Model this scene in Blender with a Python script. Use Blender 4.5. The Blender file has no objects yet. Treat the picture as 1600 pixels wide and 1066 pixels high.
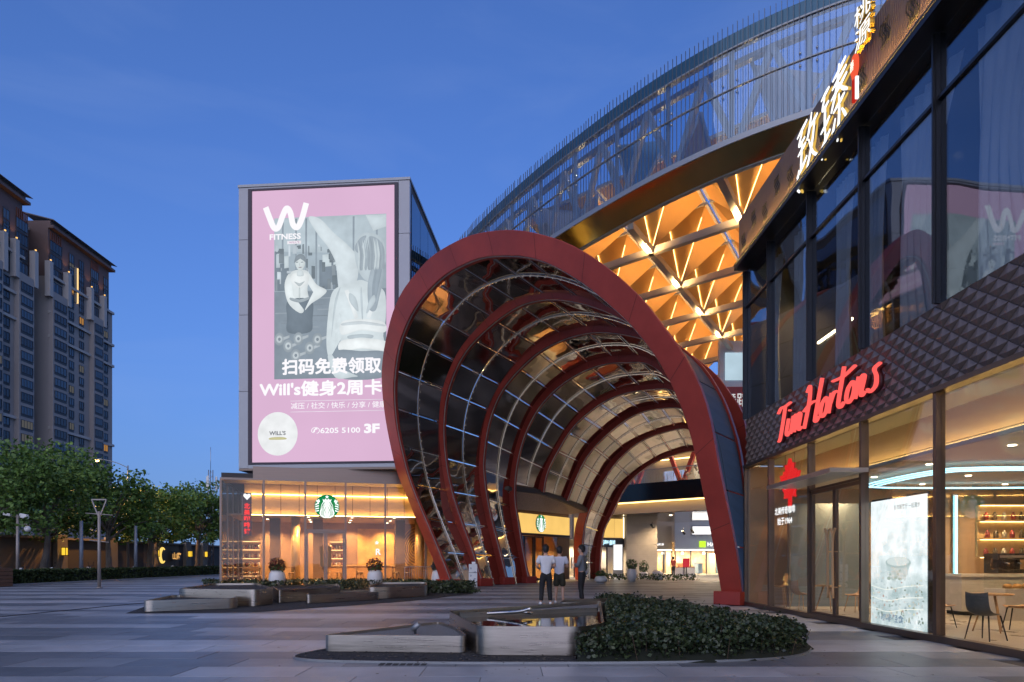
import bpy, math, random
import numpy as np
from mathutils import Vector, Matrix, noise
RND = random.Random(11)
S = bpy.context.scene
COL = S.collection
# ---------------------------------------------------------------- camera, sky, sun, exposure
F, HZ, CH = 1066.667, 876.0, 1.4          # photo pixels: focal length, horizon row; camera height in metres
cam = bpy.data.cameras.new('camera'); cam_o = bpy.data.objects.new('camera', cam); COL.objects.link(cam_o)
cam_o.location = (0, 0, CH); cam_o.rotation_euler = (math.pi/2, 0, 0)
cam.lens = 24; cam.sensor_width = 36; cam.shift_y = (HZ-533)/1600; cam.clip_start = .1; cam.clip_end = 3000
S.camera = cam_o
W = bpy.data.worlds.new('World'); S.world = W; W.use_nodes = True
_nt = W.node_tree; _bg = _nt.nodes['Background']
_sk = _nt.nodes.new('ShaderNodeTexSky'); _sk.sky_type = 'NISHITA'; _sk.sun_disc = False
_sk.sun_elevation = math.radians(0.0); _sk.sun_rotation = math.radians(180)
_sk.ozone_density = 4.0; _sk.air_density = 1.0; _sk.dust_density = .3
_tc = _nt.nodes.new('ShaderNodeTexCoord'); _sx = _nt.nodes.new('ShaderNodeSeparateXYZ'); _cx = _nt.nodes.new('ShaderNodeCombineXYZ')
_m1 = _nt.nodes.new('ShaderNodeMath'); _m1.operation = 'MULTIPLY'; _m2 = _nt.nodes.new('ShaderNodeMath'); _m2.operation = 'ADD'; _m2.inputs[1].default_value = .0256
_m3 = _nt.nodes.new('ShaderNodeMath'); _m3.operation = 'SQRT'      # dusk haze hides the lowest few degrees of the sky all round
_nt.links.new(_tc.outputs['Generated'], _sx.inputs[0]); _nt.links.new(_sx.outputs[2], _m1.inputs[0]); _nt.links.new(_sx.outputs[2], _m1.inputs[1])
_nt.links.new(_m1.outputs[0], _m2.inputs[0]); _nt.links.new(_m2.outputs[0], _m3.inputs[0])
_nt.links.new(_sx.outputs[0], _cx.inputs[0]); _nt.links.new(_sx.outputs[1], _cx.inputs[1]); _nt.links.new(_m3.outputs[0], _cx.inputs[2])
_nt.links.new(_cx.outputs[0], _sk.inputs[0])
_hs = _nt.nodes.new('ShaderNodeHueSaturation'); _hs.inputs['Saturation'].default_value = .93
_gm = _nt.nodes.new('ShaderNodeGamma'); _gm.inputs[1].default_value = 1.1; _sc = _nt.nodes.new('ShaderNodeVectorMath'); _sc.operation = 'SCALE'; _sc.inputs['Scale'].default_value = 1.13
_cm = _nt.nodes.new('ShaderNodeMapping'); _cm.inputs['Scale'].default_value = (1.6,1.6,6.0); _cn = _nt.nodes.new('ShaderNodeTexNoise'); _cn.inputs['Scale'].default_value = 1.7; _cn.inputs['Detail'].default_value = 6; _cn.inputs['Distortion'].default_value = .6
_cr = _nt.nodes.new('ShaderNodeMapRange'); _cr.inputs[1].default_value = .48; _cr.inputs[2].default_value = .80; _cr.inputs[3].default_value = 0; _cr.inputs[4].default_value = .16
_mx = _nt.nodes.new('ShaderNodeMix'); _mx.data_type = 'RGBA'; _mx.inputs['B'].default_value = (.30,.40,.66,1)     # thin veils of high cloud
_nt.links.new(_tc.outputs['Generated'], _cm.inputs[0]); _nt.links.new(_cm.outputs[0], _cn.inputs['Vector']); _nt.links.new(_cn.outputs[0], _cr.inputs[0]); _nt.links.new(_cr.outputs[0], _mx.inputs['Factor'])
_nt.links.new(_sk.outputs[0], _hs.inputs['Color']); _nt.links.new(_hs.outputs[0], _gm.inputs[0]); _nt.links.new(_gm.outputs[0], _sc.inputs[0]); _nt.links.new(_sc.outputs[0], _mx.inputs['A']); _nt.links.new(_mx.outputs['Result'], _bg.inputs[0]); _bg.inputs[1].default_value = .15
sun = bpy.data.lights.new('sun', 'SUN'); sun_o = bpy.data.objects.new('sun', sun); COL.objects.link(sun_o)
sun.energy = .22; sun.angle = math.radians(100); sun.color = (1.0, .88, .80)
sun_o.rotation_euler = (math.radians(62), 0, math.radians(-12))    # afterglow, low behind the camera
vs = S.view_settings; vs.view_transform = 'Standard'; vs.look = 'None'; vs.gamma = 1; vs.exposure = 3.0; vs.use_curve_mapping = False
K = .125                                   # 1 / 2**exposure: emission values below are given as seen in the picture
S.render.engine = 'CYCLES'; cy = S.cycles
cy.use_denoising = True; cy.max_bounces = 7; cy.diffuse_bounces = 3; cy.glossy_bounces = 5; cy.transmission_bounces = 4
cy.transparent_max_bounces = 20; cy.caustics_reflective = False; cy.caustics_refractive = False; cy.sample_clamp_indirect = 1.0
try:
    cy.denoiser = 'OPENIMAGEDENOISE'; cy.denoising_input_passes = 'RGB_ALBEDO_NORMAL'
except Exception: pass

def P(px, py, Y): return Vector(((px-800)/F*Y, Y, CH+(HZ-py)/F*Y))
def G(px, py, z=0.0):
    Y = (CH-z)*F/(py-HZ); return Vector(((px-800)/F*Y, Y, z))

# ---------------------------------------------------------------- materials
MATS = {}
def lin(r, g, b): return tuple(((v/255)/12.92 if v/255 <= .04045 else ((v/255+.055)/1.055)**2.4) for v in (r, g, b))
def mat(name, col, rough=.5, metal=0., var=0., vscale=3., bump=0., bscale=20., spec=.5, stretch=None, trans=0., coord='Object', bdetail=4):
    if name in MATS: return MATS[name]
    m = bpy.data.materials.new(name); m.use_nodes = True; nt = m.node_tree; b = nt.nodes['Principled BSDF']
    b.inputs['Base Color'].default_value = (*col, 1); b.inputs['Roughness'].default_value = rough
    b.inputs['Metallic'].default_value = metal; b.inputs['Specular IOR Level'].default_value = spec
    if trans: b.inputs['Transmission Weight'].default_value = trans
    if var or bump:
        tc = nt.nodes.new('ShaderNodeTexCoord'); mp = nt.nodes.new('ShaderNodeMapping')
        nt.links.new(tc.outputs[coord], mp.inputs[0])
        if stretch: mp.inputs['Scale'].default_value = stretch
    if var:
        n = nt.nodes.new('ShaderNodeTexNoise'); n.inputs['Scale'].default_value = vscale; n.inputs['Detail'].default_value = 6; n.inputs['Roughness'].default_value = .62
        nt.links.new(mp.outputs[0], n.inputs['Vector'])
        r = nt.nodes.new('ShaderNodeValToRGB')
        r.color_ramp.elements[0].position = .28; r.color_ramp.elements[1].position = .72
        r.color_ramp.elements[0].color = (*[c*(1-var) for c in col], 1); r.color_ramp.elements[1].color = (*[min(1, c*(1+var)) for c in col], 1)
        nt.links.new(n.outputs[0], r.inputs[0]); nt.links.new(r.outputs[0], b.inputs['Base Color'])
        q = nt.nodes.new('ShaderNodeMapRange'); q.inputs[3].default_value = max(.02, rough-.12); q.inputs[4].default_value = min(1, rough+.12)
        nt.links.new(n.outputs[0], q.inputs[0]); nt.links.new(q.outputs[0], b.inputs['Roughness'])
    if bump:
        n2 = nt.nodes.new('ShaderNodeTexNoise'); n2.inputs['Scale'].default_value = bscale; n2.inputs['Detail'].default_value = bdetail
        nt.links.new(mp.outputs[0], n2.inputs['Vector'])
        bp = nt.nodes.new('ShaderNodeBump'); bp.inputs['Strength'].default_value = bump; bp.inputs['Distance'].default_value = .05
        nt.links.new(n2.outputs[0], bp.inputs['Height']); nt.links.new(bp.outputs[0], b.inputs['Normal'])
    MATS[name] = m; return m
def emis(name, col, s=1.0):
    if name in MATS: return MATS[name]
    m = bpy.data.materials.new(name); m.use_nodes = True; nt = m.node_tree; nt.nodes.clear()
    e = nt.nodes.new('ShaderNodeEmission'); e.inputs[0].default_value = (*col, 1); e.inputs[1].default_value = s*K
    o = nt.nodes.new('ShaderNodeOutputMaterial'); nt.links.new(e.outputs[0], o.inputs[0]); MATS[name] = m; return m
def glass(name, tint=(.9, .93, .92), gain=.8, base=0.03, rough=.0, refl=(1, 1, 1), wob=0.0):
    """architectural pane: tinted see-through with a Fresnel reflection"""
    if name in MATS: return MATS[name]
    m = bpy.data.materials.new(name); m.use_nodes = True; nt = m.node_tree; nt.nodes.clear(); N = nt.nodes.new; L = nt.links.new
    t = N('ShaderNodeBsdfTransparent'); t.inputs[0].default_value = (*tint, 1)
    g = N('ShaderNodeBsdfGlossy'); g.inputs['Color'].default_value = (*refl, 1); g.inputs['Roughness'].default_value = rough
    fr = N('ShaderNodeLayerWeight'); fr.inputs[0].default_value = .5
    pw = N('ShaderNodeMath'); pw.operation = 'POWER'; pw.inputs[1].default_value = 4.0; L(fr.outputs['Facing'], pw.inputs[0])
    ma = N('ShaderNodeMath'); ma.operation = 'MULTIPLY_ADD'; ma.inputs[1].default_value = gain; ma.inputs[2].default_value = base; ma.use_clamp = True
    mx = N('ShaderNodeMixShader'); o = N('ShaderNodeOutputMaterial')
    L(pw.outputs[0], ma.inputs[0]); L(ma.outputs[0], mx.inputs[0]); L(t.outputs[0], mx.inputs[1]); L(g.outputs[0], mx.inputs[2]); L(mx.outputs[0], o.inputs[0])
    if wob:
        tc = N('ShaderNodeTexCoord'); n = N('ShaderNodeTexNoise'); n.inputs['Scale'].default_value = .45; n.inputs['Detail'].default_value = 1
        L(tc.outputs['Object'], n.inputs['Vector']); bp = N('ShaderNodeBump'); bp.inputs['Strength'].default_value = wob; bp.inputs['Distance'].default_value = .3
        L(n.outputs[0], bp.inputs['Height']); L(bp.outputs[0], g.inputs['Normal'])
    MATS[name] = m; return m

# ---------------------------------------------------------------- mesh builder
class MB:
    def __init__(s): s.v = []; s.f = []; s.m = []; s.sm = []
    def face(s, idx, mi=0, sm=False): s.f.append(tuple(idx)); s.m.append(mi); s.sm.append(sm)
    def poly(s, pts, mi=0):
        n = len(s.v); s.v += [tuple(p) for p in pts]; s.face(range(n, n+len(pts)), mi); return s
    def box(s, x0, x1, y0, y1, z0, z1, mi=0):
        n = len(s.v)
        s.v += [(x0,y0,z0),(x1,y0,z0),(x1,y1,z0),(x0,y1,z0),(x0,y0,z1),(x1,y0,z1),(x1,y1,z1),(x0,y1,z1)]
        for q in ((0,3,2,1),(4,5,6,7),(0,1,5,4),(1,2,6,5),(2,3,7,6),(3,0,4,7)): s.face([n+i for i in q], mi)
        return s
    def beam(s, a, b, w, h, up=(0,0,1), mi=0):
        a = Vector(a); b = Vector(b); d = (b-a).normalized(); up = Vector(up)
        if abs(d.dot(up)) > .99: up = Vector((1,0,0))
        x = d.cross(up).normalized()*w/2; y = x.cross(d).normalized()*h/2
        n = len(s.v)
        for p in (a, b): s.v += [tuple(p-x-y), tuple(p+x-y), tuple(p+x+y), tuple(p-x+y)]
        for q in ((3,2,1,0),(4,5,6,7),(0,1,5,4),(1,2,6,5),(2,3,7,6),(3,0,4,7)): s.face([n+i for i in q], mi)
        return s
    def prism(s, pts, vec, mi=0):
        pts = [Vector(p) for p in pts]; vec = Vector(vec); k = len(pts); n = len(s.v)
        s.v += [tuple(p) for p in pts] + [tuple(p+vec) for p in pts]
        s.face(range(n+k-1, n-1, -1), mi); s.face(range(n+k, n+2*k), mi)
        for i in range(k): j = (i+1) % k; s.face((n+i, n+j, n+k+j, n+k+i), mi)
        return s
    def tube(s, path, r, n=8, mi=0, cap=True, closed=False, flat=None):
        path = [Vector(p) for p in path]; k = len(path); rs = r if isinstance(r, (list, tuple)) else [r]*k
        base = len(s.v); prev = None
        for i, p in enumerate(path):
            if closed: d = path[(i+1) % k]-path[i-1]
            else: d = path[min(i+1, k-1)]-path[max(i-1, 0)]
            d = d.normalized() if d.length > 1e-9 else Vector((0,0,1))
            if flat is not None: x = Vector(flat[0]).normalized(); y = d.cross(x).normalized()*1.0; x = x*flat[1]
            else:
                if prev is None:
                    u = Vector((0,0,1)) if abs(d.z) < .95 else Vector((1,0,0)); x = d.cross(u).normalized()
                else: x = (prev-d*prev.dot(d)).normalized()
                prev = x; y = d.cross(x)
            for j in range(n):
                a = 2*math.pi*j/n; s.v.append(tuple(p+(x*math.cos(a)+y*math.sin(a))*rs[i]))
        for i in range(k if closed else k-1):
            for j in range(n):
                a = base+i*n+j; b = base+i*n+(j+1) % n; c = base+((i+1) % k)*n+(j+1) % n; d = base+((i+1) % k)*n+j
                s.face((a, b, c, d), mi, True)
        if cap and not closed:
            s.face([base+j for j in range(n)][::-1], mi); s.face([base+(k-1)*n+j for j in range(n)], mi)
        return s
    def lathe(s, prof, c=(0,0,0), n=20, mi=0, sx=1, sy=1):
        base = len(s.v)
        for r, z in prof:
            for j in range(n):
                a = 2*math.pi*j/n; s.v.append((c[0]+r*math.cos(a)*sx, c[1]+r*math.sin(a)*sy, c[2]+z))
        for i in range(len(prof)-1):
            for j in range(n):
                s.face((base+i*n+j, base+i*n+(j+1) % n, base+(i+1)*n+(j+1) % n, base+(i+1)*n+j), mi, True)
        s.face([base+j for j in range(n)][::-1], mi); s.face([base+(len(prof)-1)*n+j for j in range(n)], mi)
        return s
    def ball(s, c, r, n=10, mi=0, sc=(1,1,1)):
        base = len(s.v); k = max(4, n//2)
        for i in range(k+1):
            t = math.pi*i/k
            for j in range(n):
                a = 2*math.pi*j/n; s.v.append((c[0]+r*sc[0]*math.sin(t)*math.cos(a), c[1]+r*sc[1]*math.sin(t)*math.sin(a), c[2]+r*sc[2]*math.cos(t)))
        for i in range(k):
            for j in range(n): s.face((base+i*n+j, base+(i+1)*n+j, base+(i+1)*n+(j+1) % n, base+i*n+(j+1) % n), mi, True)
        return s
    def mesh(s, name, mats):
        me = bpy.data.meshes.new(name); me.from_pydata([tuple(p) for p in s.v], [], s.f)
        for q in (mats if isinstance(mats, (list, tuple)) else [mats]): me.materials.append(q)
        me.polygons.foreach_set('material_index', s.m); me.polygons.foreach_set('use_smooth', s.sm); me.update(); return me
    def build(s, name, mats, parent=None): return link(name, s.mesh(name, mats), parent)
def link(name, me, parent=None):
    o = bpy.data.objects.new(name, me); COL.objects.link(o)
    if parent is not None: o.parent = parent
    return o
def tag(o, label, cat, group=None):
    o['label'] = label; o['category'] = cat
    if group: o['group'] = group
    return o
def thing(name, label, cat, loc=(0,0,0), rz=0., group=None):
    o = bpy.data.objects.new(name, None); COL.objects.link(o); o.empty_display_size = .2
    o.location = loc; o.rotation_euler = (0, 0, rz); return tag(o, label, cat, group)
def struct(o): o['kind'] = 'structure'; return o
def stuff(o, label=None, cat=None):
    o['kind'] = 'stuff'
    if label: o['label'] = label; o['category'] = cat
    return o
def copy_tree(o, parent=None):
    c = o.copy(); COL.objects.link(c)
    if parent is not None: c.parent = parent
    for ch in o.children: copy_tree(ch, c)
    return c
def dup(o, loc, rz, label, group=None):
    c = copy_tree(o); c.location = loc; c.rotation_euler = (0, 0, rz); c['label'] = label
    if group: c['group'] = group
    return c
def box(name, x0, x1, y0, y1, z0, z1, m, parent=None): return MB().box(x0,x1,y0,y1,z0,z1).build(name, m, parent)
def catmull(pts, n=8, closed=False):
    pts = [Vector(p) for p in pts]; out = []; k = len(pts)
    for i in range(k if closed else k-1):
        if closed: a, b, c, d = pts[i-1], pts[i], pts[(i+1) % k], pts[(i+2) % k]
        else:
            b, c = pts[i], pts[i+1]; a = pts[i-1] if i else b*2-c; d = pts[i+2] if i+2 < k else c*2-b
        for j in range(n):
            t = j/n; out.append(.5*((2*b)+(c-a)*t+(2*a-5*b+4*c-d)*t*t+(3*b-a-3*c+d)*t**3))
    if not closed: out.append(pts[-1])
    return out
def resample(pts, n):
    L = [0.]
    for a, b in zip(pts, pts[1:]): L.append(L[-1]+(b-a).length)
    out = []; j = 0
    for i in range(n):
        t = L[-1]*i/(n-1)
        while j < len(L)-2 and L[j+1] < t: j += 1
        q = (t-L[j])/max(1e-9, L[j+1]-L[j]); out.append(pts[j].lerp(pts[j+1], min(1, max(0, q))))
    return out
def quads_mesh(name, V, m, smooth=False):
    """V: (n,4,3) array of quads -> one mesh, fast"""
    n = len(V); me = bpy.data.meshes.new(name); me.vertices.add(n*4); me.vertices.foreach_set('co', np.asarray(V, np.float32).ravel())
    me.loops.add(n*4); me.loops.foreach_set('vertex_index', np.arange(n*4, dtype=np.int32))
    me.polygons.add(n); me.polygons.foreach_set('loop_start', np.arange(0, n*4, 4, dtype=np.int32))
    for q in (m if isinstance(m, (list, tuple)) else [m]): me.materials.append(q)
    me.update(calc_edges=True); return me
def leaf_quads(C, size, rng, up=.35):
    """folded leaf = two quads sharing a rib, random attitude; C: (n,3) centres"""
    n = len(C); d = rng.normal(size=(n,3)); d[:,2] *= .6; d /= np.linalg.norm(d, axis=1)[:,None]
    w = rng.normal(size=(n,3)); w[:,2] += 0; w -= d*(w*d).sum(1)[:,None]; w /= np.linalg.norm(w, axis=1)[:,None]
    nn = np.cross(d, w); s = size*(.65+.7*rng.random(n))[:,None]
    a = C-d*s*.5; b = C+d*s*.5; m1 = C+w*s*.36+nn*s*.1; m2 = C-w*s*.36+nn*s*.1
    return np.stack([a, m1, b, m2], 1)
# ---------------------------------------------------------------- lettering
def text_mesh(s, bold=0., extrude=0.):
    cu = bpy.data.curves.new('lettering', 'FONT'); cu.body = s; cu.size = 1; cu.offset = bold; cu.extrude = extrude; cu.resolution_u = 3
    cu.align_x = 'LEFT'
    o = bpy.data.objects.new('lettering', cu); COL.objects.link(o)
    dg = bpy.context.evaluated_depsgraph_get(); dg.update()
    me = bpy.data.meshes.new_from_object(o.evaluated_get(dg)); bpy.data.objects.remove(o); bpy.data.curves.remove(cu); return me
def text(name, s, m, parent, org, right, up, w=None, h=None, bold=0., extrude=.0, shear=0., anchor='c'):
    """flat or raised lettering: org = centre of the text box (or its left/bottom), w / h = its size"""
    me = text_mesh(s, bold, extrude); n = len(me.vertices); co = np.empty(n*3, np.float32); me.vertices.foreach_get('co', co); co = co.reshape(-1,3)
    lo = co.min(0); hi = co.max(0); sx = w/(hi[0]-lo[0]) if w else None; sy = h/(hi[1]-lo[1]) if h else None
    sx = sx or sy; sy = sy or sx
    x = (co[:,0]-(lo[0] if anchor == 'l' else (lo[0]+hi[0])/2))*sx; y = (co[:,1]-(lo[1]+hi[1])/2)*sy; z = co[:,2]-lo[2]; x = x+shear*y
    r = np.array(right, float); u = np.array(up, float); nn = np.cross(r, u)
    q = np.array(org, float)+np.outer(x, r)+np.outer(y, u)+np.outer(z, nn)
    me.vertices.foreach_set('co', q.astype(np.float32).ravel()); me.materials.clear(); me.materials.append(m); me.update(); me.name = name
    return link(name, me, parent)
# ---------------------------------------------------------------- shared materials
WORLD_OFF = {}
_link0 = link
def link(name, me, parent=None):
    o = _link0(name, me, parent)
    if parent is not None and parent.name in WORLD_OFF: o.matrix_parent_inverse = Matrix.Translation(-WORLD_OFF[parent.name])
    return o
def wthing(name, label, cat, loc, group=None):
    """a thing whose parts are written in world coordinates"""
    o = thing(name, label, cat, loc, 0, group); WORLD_OFF[o.name] = Vector(loc); return o
M_red = mat('red_paint', (.42,.055,.034), .40, 0, .20, .55, .10, 6)
M_reddark = mat('red_pedestal', (.36,.045,.03), .5, 0, .12, 2)
def _dirty_red(m):
    pass
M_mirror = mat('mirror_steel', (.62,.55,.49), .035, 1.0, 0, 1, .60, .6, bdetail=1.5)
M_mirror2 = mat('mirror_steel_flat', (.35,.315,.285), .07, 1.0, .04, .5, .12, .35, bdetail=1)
M_backgrey = mat('panel_back', (.16,.17,.18), .5, .3, .1, 1)
M_chrome = mat('chrome', (.72,.70,.67), .14, 1.0)
M_steelgrey = mat('grey_steel', (.30,.31,.32), .4, .6, .08, 2)
M_bronze = mat('bronze_frame', (.17,.13,.105), .35, .8, .1, 3)
M_darkframe = mat('dark_frame', (.05,.05,.055), .35, .7)
M_alu = mat('aluminium', (.46,.45,.44), .32, .9, .05, 4)
M_black = mat('black_matte', (.015,.015,.016), .5)
M_white = mat('white_paint', (.78,.77,.75), .5, 0, .04, 4)
M_ledw = emis('led_warm', (1.0,.62,.22), 9)
M_ledw2 = emis('led_warm_soft', (1.0,.66,.28), 4)
M_ledg = emis('led_gold', (1.0,.58,.17), 16)
M_ledc = emis('led_cool', (.86,.93,1.0), 5)
M_bulb = emis('bulb_string', (1.0,.86,.80), .45)
M_dl = emis('downlight', (1.0,.80,.52), 14)
M_brush = mat('brushed_steel', (.50,.44,.375), .30, 1.0, .15, 1.2, .03, 3, stretch=(1,1,14))
M_soil = mat('dark_gravel', (.035,.034,.036), .8, 0, .5, 60, .9, 90)
M_gravel = mat('pale_gravel', (.24,.235,.23), .8, 0, .55, 45, 1.0, 60)
M_wood = mat('wood', (.36,.19,.08), .45, 0, .25, 2, .05, 20, stretch=(1,1,.15))
M_woodl = mat('light_wood', (.50,.31,.15), .45, 0, .2, 3, stretch=(1,1,.2))
def lamp_spot(name, loc, watts, col=(1,.75,.45), ang=150, r=.06, parent=None, rot=None):
    l = bpy.data.lights.new(name, 'SPOT'); l.energy = watts; l.color = col; l.spot_size = math.radians(ang); l.spot_blend = .6; l.shadow_soft_size = r
    o = bpy.data.objects.new(name, l); COL.objects.link(o); o.location = loc
    if parent is not None:
        o.parent = parent
        if parent.name in WORLD_OFF: o.matrix_parent_inverse = Matrix.Translation(-WORLD_OFF[parent.name])
    if rot: o.rotation_euler = rot
    return o

# ---------------------------------------------------------------- ground and paving
ground = struct(MB().poly([(-1500,-200,-.035),(1500,-200,-.035),(1500,2500,-.035),(-1500,2500,-.035)]).build('ground', mat('asphalt', (.055,.055,.06), .75, 0, .25, .6, .2, 40)))
road = struct(MB().poly([(-40,-60,-.02),(-27.6,-60,-.02),(-27.6,260,-.02),(-40,260,-.02)]).build('road', mat('road_asphalt', (.05,.05,.055), .7, 0, .2, .8, .3, 50)))
TONES = {}
for k, (c, n) in enumerate([((.175,.18,.185),'a'),((.20,.20,.205),'b'),((.155,.158,.165),'c'),((.40,.40,.40),'d'),((.45,.445,.44),'e'),((.36,.365,.37),'f'),((.28,.28,.28),'g')]):
    TONES[k] = m_ = mat('granite_'+n, (c[0]*.95, c[1]*.99, c[2]*1.07), .40, 0, .12, 1.1, .12, 120, spec=.45); nt_ = m_.node_tree; bs_ = nt_.nodes['Principled BSDF']
    ge = nt_.nodes.new('ShaderNodeNewGeometry'); src = bs_.inputs['Base Color'].links[0].from_socket; cur = src      # wear and spots that run across the joints
    for sc_, lo_, hi_, a_, b_ in ((.22,.35,.7,.72,1.08),(1.7,.35,.6,.86,1.04),(11.,.27,.33,.62,1.0)):
        nz = nt_.nodes.new('ShaderNodeTexNoise'); nz.inputs['Scale'].default_value = sc_; nz.inputs['Detail'].default_value = 5; nt_.links.new(ge.outputs['Position'], nz.inputs['Vector'])
        mr = nt_.nodes.new('ShaderNodeMapRange'); mr.inputs[1].default_value = lo_; mr.inputs[2].default_value = hi_; mr.inputs[3].default_value = a_; mr.inputs[4].default_value = b_; nt_.links.new(nz.outputs[0], mr.inputs[0])
        mu = nt_.nodes.new('ShaderNodeVectorMath'); mu.operation = 'SCALE'; nt_.links.new(cur, mu.inputs[0]); nt_.links.new(mr.outputs[0], mu.inputs['Scale']); cur = mu.outputs[0]
    nt_.links.new(cur, bs_.inputs['Base Color'])
paving = struct(MB().poly([(-27.5,-40,-.028),(30,-40,-.028),(30,110,-.028),(-27.5,110,-.028)]).build('plaza', mat('paving_joint', (.07,.07,.072), .85)))
def slab_mesh(w, d, g=.004, h=.026):
    m = MB(); x, y = w/2-g, d/2-g; b = .004
    m.v += [(-x,-y,-h),(x,-y,-h),(x,y,-h),(-x,y,-h),(-x,-y,-b),(x,-y,-b),(x,y,-b),(-x,y,-b),(-x+b,-y+b,0),(x-b,-y+b,0),(x-b,y-b,0),(-x+b,y-b,0)]
    m.face((8,9,10,11))
    for i in range(4): j = (i+1) % 4; m.face((4+i,4+j,8+j,8+i)); m.face((i,j,4+j,4+i))
    return m
SW, SD = 1.5, .75
slab_me = {k: slab_mesh(SW, SD).mesh('paving_slab', TONES[k]) for k in TONES}
slabs = []; mass = []
rr = random.Random(5)
for j in range(-6, 130):
    y = j*SD+SD/2; dark = (j//2) % 2 == 0
    off = (0, .5, .25, .75)[j % 4]*SW
    cut1 = rr.uniform(-14, -3) if rr.random() < .5 else -99; cut2 = rr.uniform(3, 9)
    for i in range(-24, 24):
        x = i*SW+off
        if x < -27 or x > 26 or (x > 7.2 and y < 21.4): continue
        dk = dark
        if x > cut2+1: dk = rr.random() < .35
        if cut1 > -50 and abs(x-cut1) < 2.2: dk = not dk
        k = rr.choice((0,0,1,2,1,6) if dk else (3,3,4,5,4,5))
        inview = y > 7.0 and abs(x) < .77*y+1
        (slabs if inview and y < 40 else mass).append((x, y, k)) if y > 0 else mass.append((x, y, k))
slabs.sort(key=lambda q: q[1]); mass += slabs[300:]; slabs = slabs[:300]
for x, y, k in slabs:
    o = link('paving_slab', slab_me[k], paving); o.location = (x, y, RND.uniform(-.0015, .0015)); o.rotation_euler = (RND.uniform(-.0012,.0012), RND.uniform(-.0006,.0006), 0)
mm = MB(); base = slab_mesh(SW, SD)
for x, y, k in mass:
    n = len(mm.v); dz = RND.uniform(-.0015, .0015); mm.v += [(a+x, b+y, c+dz) for a, b, c in base.v]
    for q in base.f[:9]: mm.face([n+i for i in q], k)
stuff(mm.build('paving_slab_field', [TONES[k] for k in sorted(TONES)], paving))

# ---------------------------------------------------------------- the red vaulted canopy
OUT = [
 [(690,914),(679,880),(662.5,844),(651,816),(640,786),(620,740),(610.6,699.5),(603,662),(598,624),(595.6,590),(598,555),(605,519),(614,485),(629,453),(646,431),(671,402.5),(702.5,382),(732.5,368),(759,362),(789,359),(817.5,360),(861,370),(892.5,382),(922.5,399),(954,421),(987,450),(1011.6,475),(1032,504),(1053,530.5),(1073.5,561.5),(1088,590),(1100,619),(1110,655),(1119,711.6),(1129,759),(1139.6,808.6),(1153,880),(1161,944)],
 [(742,917),(734,880),(720.6,850),(709,824),(696,786),(688.5,740),(683,690),(682,652.5),(685.6,611),(695,581),(710,548),(725,526),(749,498),(777,472),(817.5,457),(855,451),(892.5,453),(930,464),(985,490),(1045,527),(1096,568),(1117,599),(1135,632),(1147,670),(1154,691),(1161,738),(1170,840),(1176,936)],
 [(779,915),(771,880),(762,842.6),(752.6,805),(745,764),(744,735),(745,709),(748.6,675),(757,641),(770,611),(790,579),(814,550),(836,530),(861,515),(892.5,506),(930,502),(980,507),(1050,535),(1117,582),(1135,607),(1152,631),(1161,644)],
 [(812,912),(809,880),(799.5,842.6),(792,801),(790,764),(794,735),(800.6,699.5),(814,660),(832.5,624),(859,594),(889,572),(926,555),(967.6,548),(1005,549)],
 [(845,909),(838,850),(832,800),(835,767.5),(842,740),(855,714),(870,686),(892.5,652.5),(921,626),(949,611),(980,600),(1020,594),(1045,594)],
 [(876,907),(870,850),(868,810),(876,779),(890.6,740),(904,709),(922.5,684),(949,660),(980,639),(1010,629),(1058,625)],
 [(899,905),(897,870),(897,835),(902,810),(911,790),(922.5,762),(936,738),(949,717),(980,690),(1011.6,674),(1042.6,664),(1072,660)],
 [(925,904),(926,865),(934,827.5),(945,799),(960,767),(981,742.6),(1011.6,720),(1042.6,704),(1082,695)]]
INN = [
 [(705,914),(700,902),(683,859),(666,818),(653,788),(635,740),(627.5,709),(619,671),(615,634),(614,605.6),(616,577.5),(621,545),(629,519),(646,483),(671,451),(695,429),(725,412),(755,401),(785,399),(817.5,400),(855,410),(892.5,431),(922.5,451),(949,474),(981,502),(1001,526),(1022,553),(1042.6,588),(1057,619),(1069.4,648),(1084,701),(1096,759),(1104.5,800),(1119,880),(1130,944)],
 [(756,917),(750,906),(741,876),(734,854),(720.6,818),(705.6,773),(697,735),(692,690),(692,652.5),(697,615),(710,577.5),(725,550),(744,528),(768,506),(789,490),(817.5,474),(855,467),(892,470),(930,480),(967,496),(1020,528),(1062,556),(1084,575),(1104,605),(1123,636),(1135,670),(1142,697),(1152,742),(1160,840),(1165,936)],
 [(792,915),(790,906),(779,861),(769.5,824),(760,782.5),(753.5,730),(755,709),(758,682.6),(764.5,652.5),(777.6,619),(790,600),(808,579),(836,553),(859,539),(885,528),(922.5,519),(967.6,521),(1020,535)],
 [(827,912),(825,906),(816,865),(809,820),(803,782.5),(804,740),(812,699.5),(825,664),(845.6,630),(874,602),(907.5,581),(945,568),(979,566),(1012,567)],
 [(856,909),(850,850),(845,800),(847.5,773),(853,740),(870,705),(892.5,669),(922.5,641),(949,624),(980,613),(1020,608),(1050,609)],
 [(886,907),(881,850),(879,810),(885,783.5),(902,740),(919,709),(945,681),(980,654),(1012,641),(1063,637)],
 [(910,905),(908,880),(909,850),(914,815),(922.5,792),(936,762),(949,740),(964,720),(991,695),(1022,680),(1071,669)],
 [(936,904),(937.6,861),(943,827.5),(954.5,805),(976.5,761),(1001,736),(1032,718),(1084,704)]]
NR, NS = 8, 81
L0, R0 = Vector((-3.4,35.5,0)), Vector((7.0,21.6,0)); LD, RD = Vector((1.386,2.286,0)), Vector((1.29,2.77,0))
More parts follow.
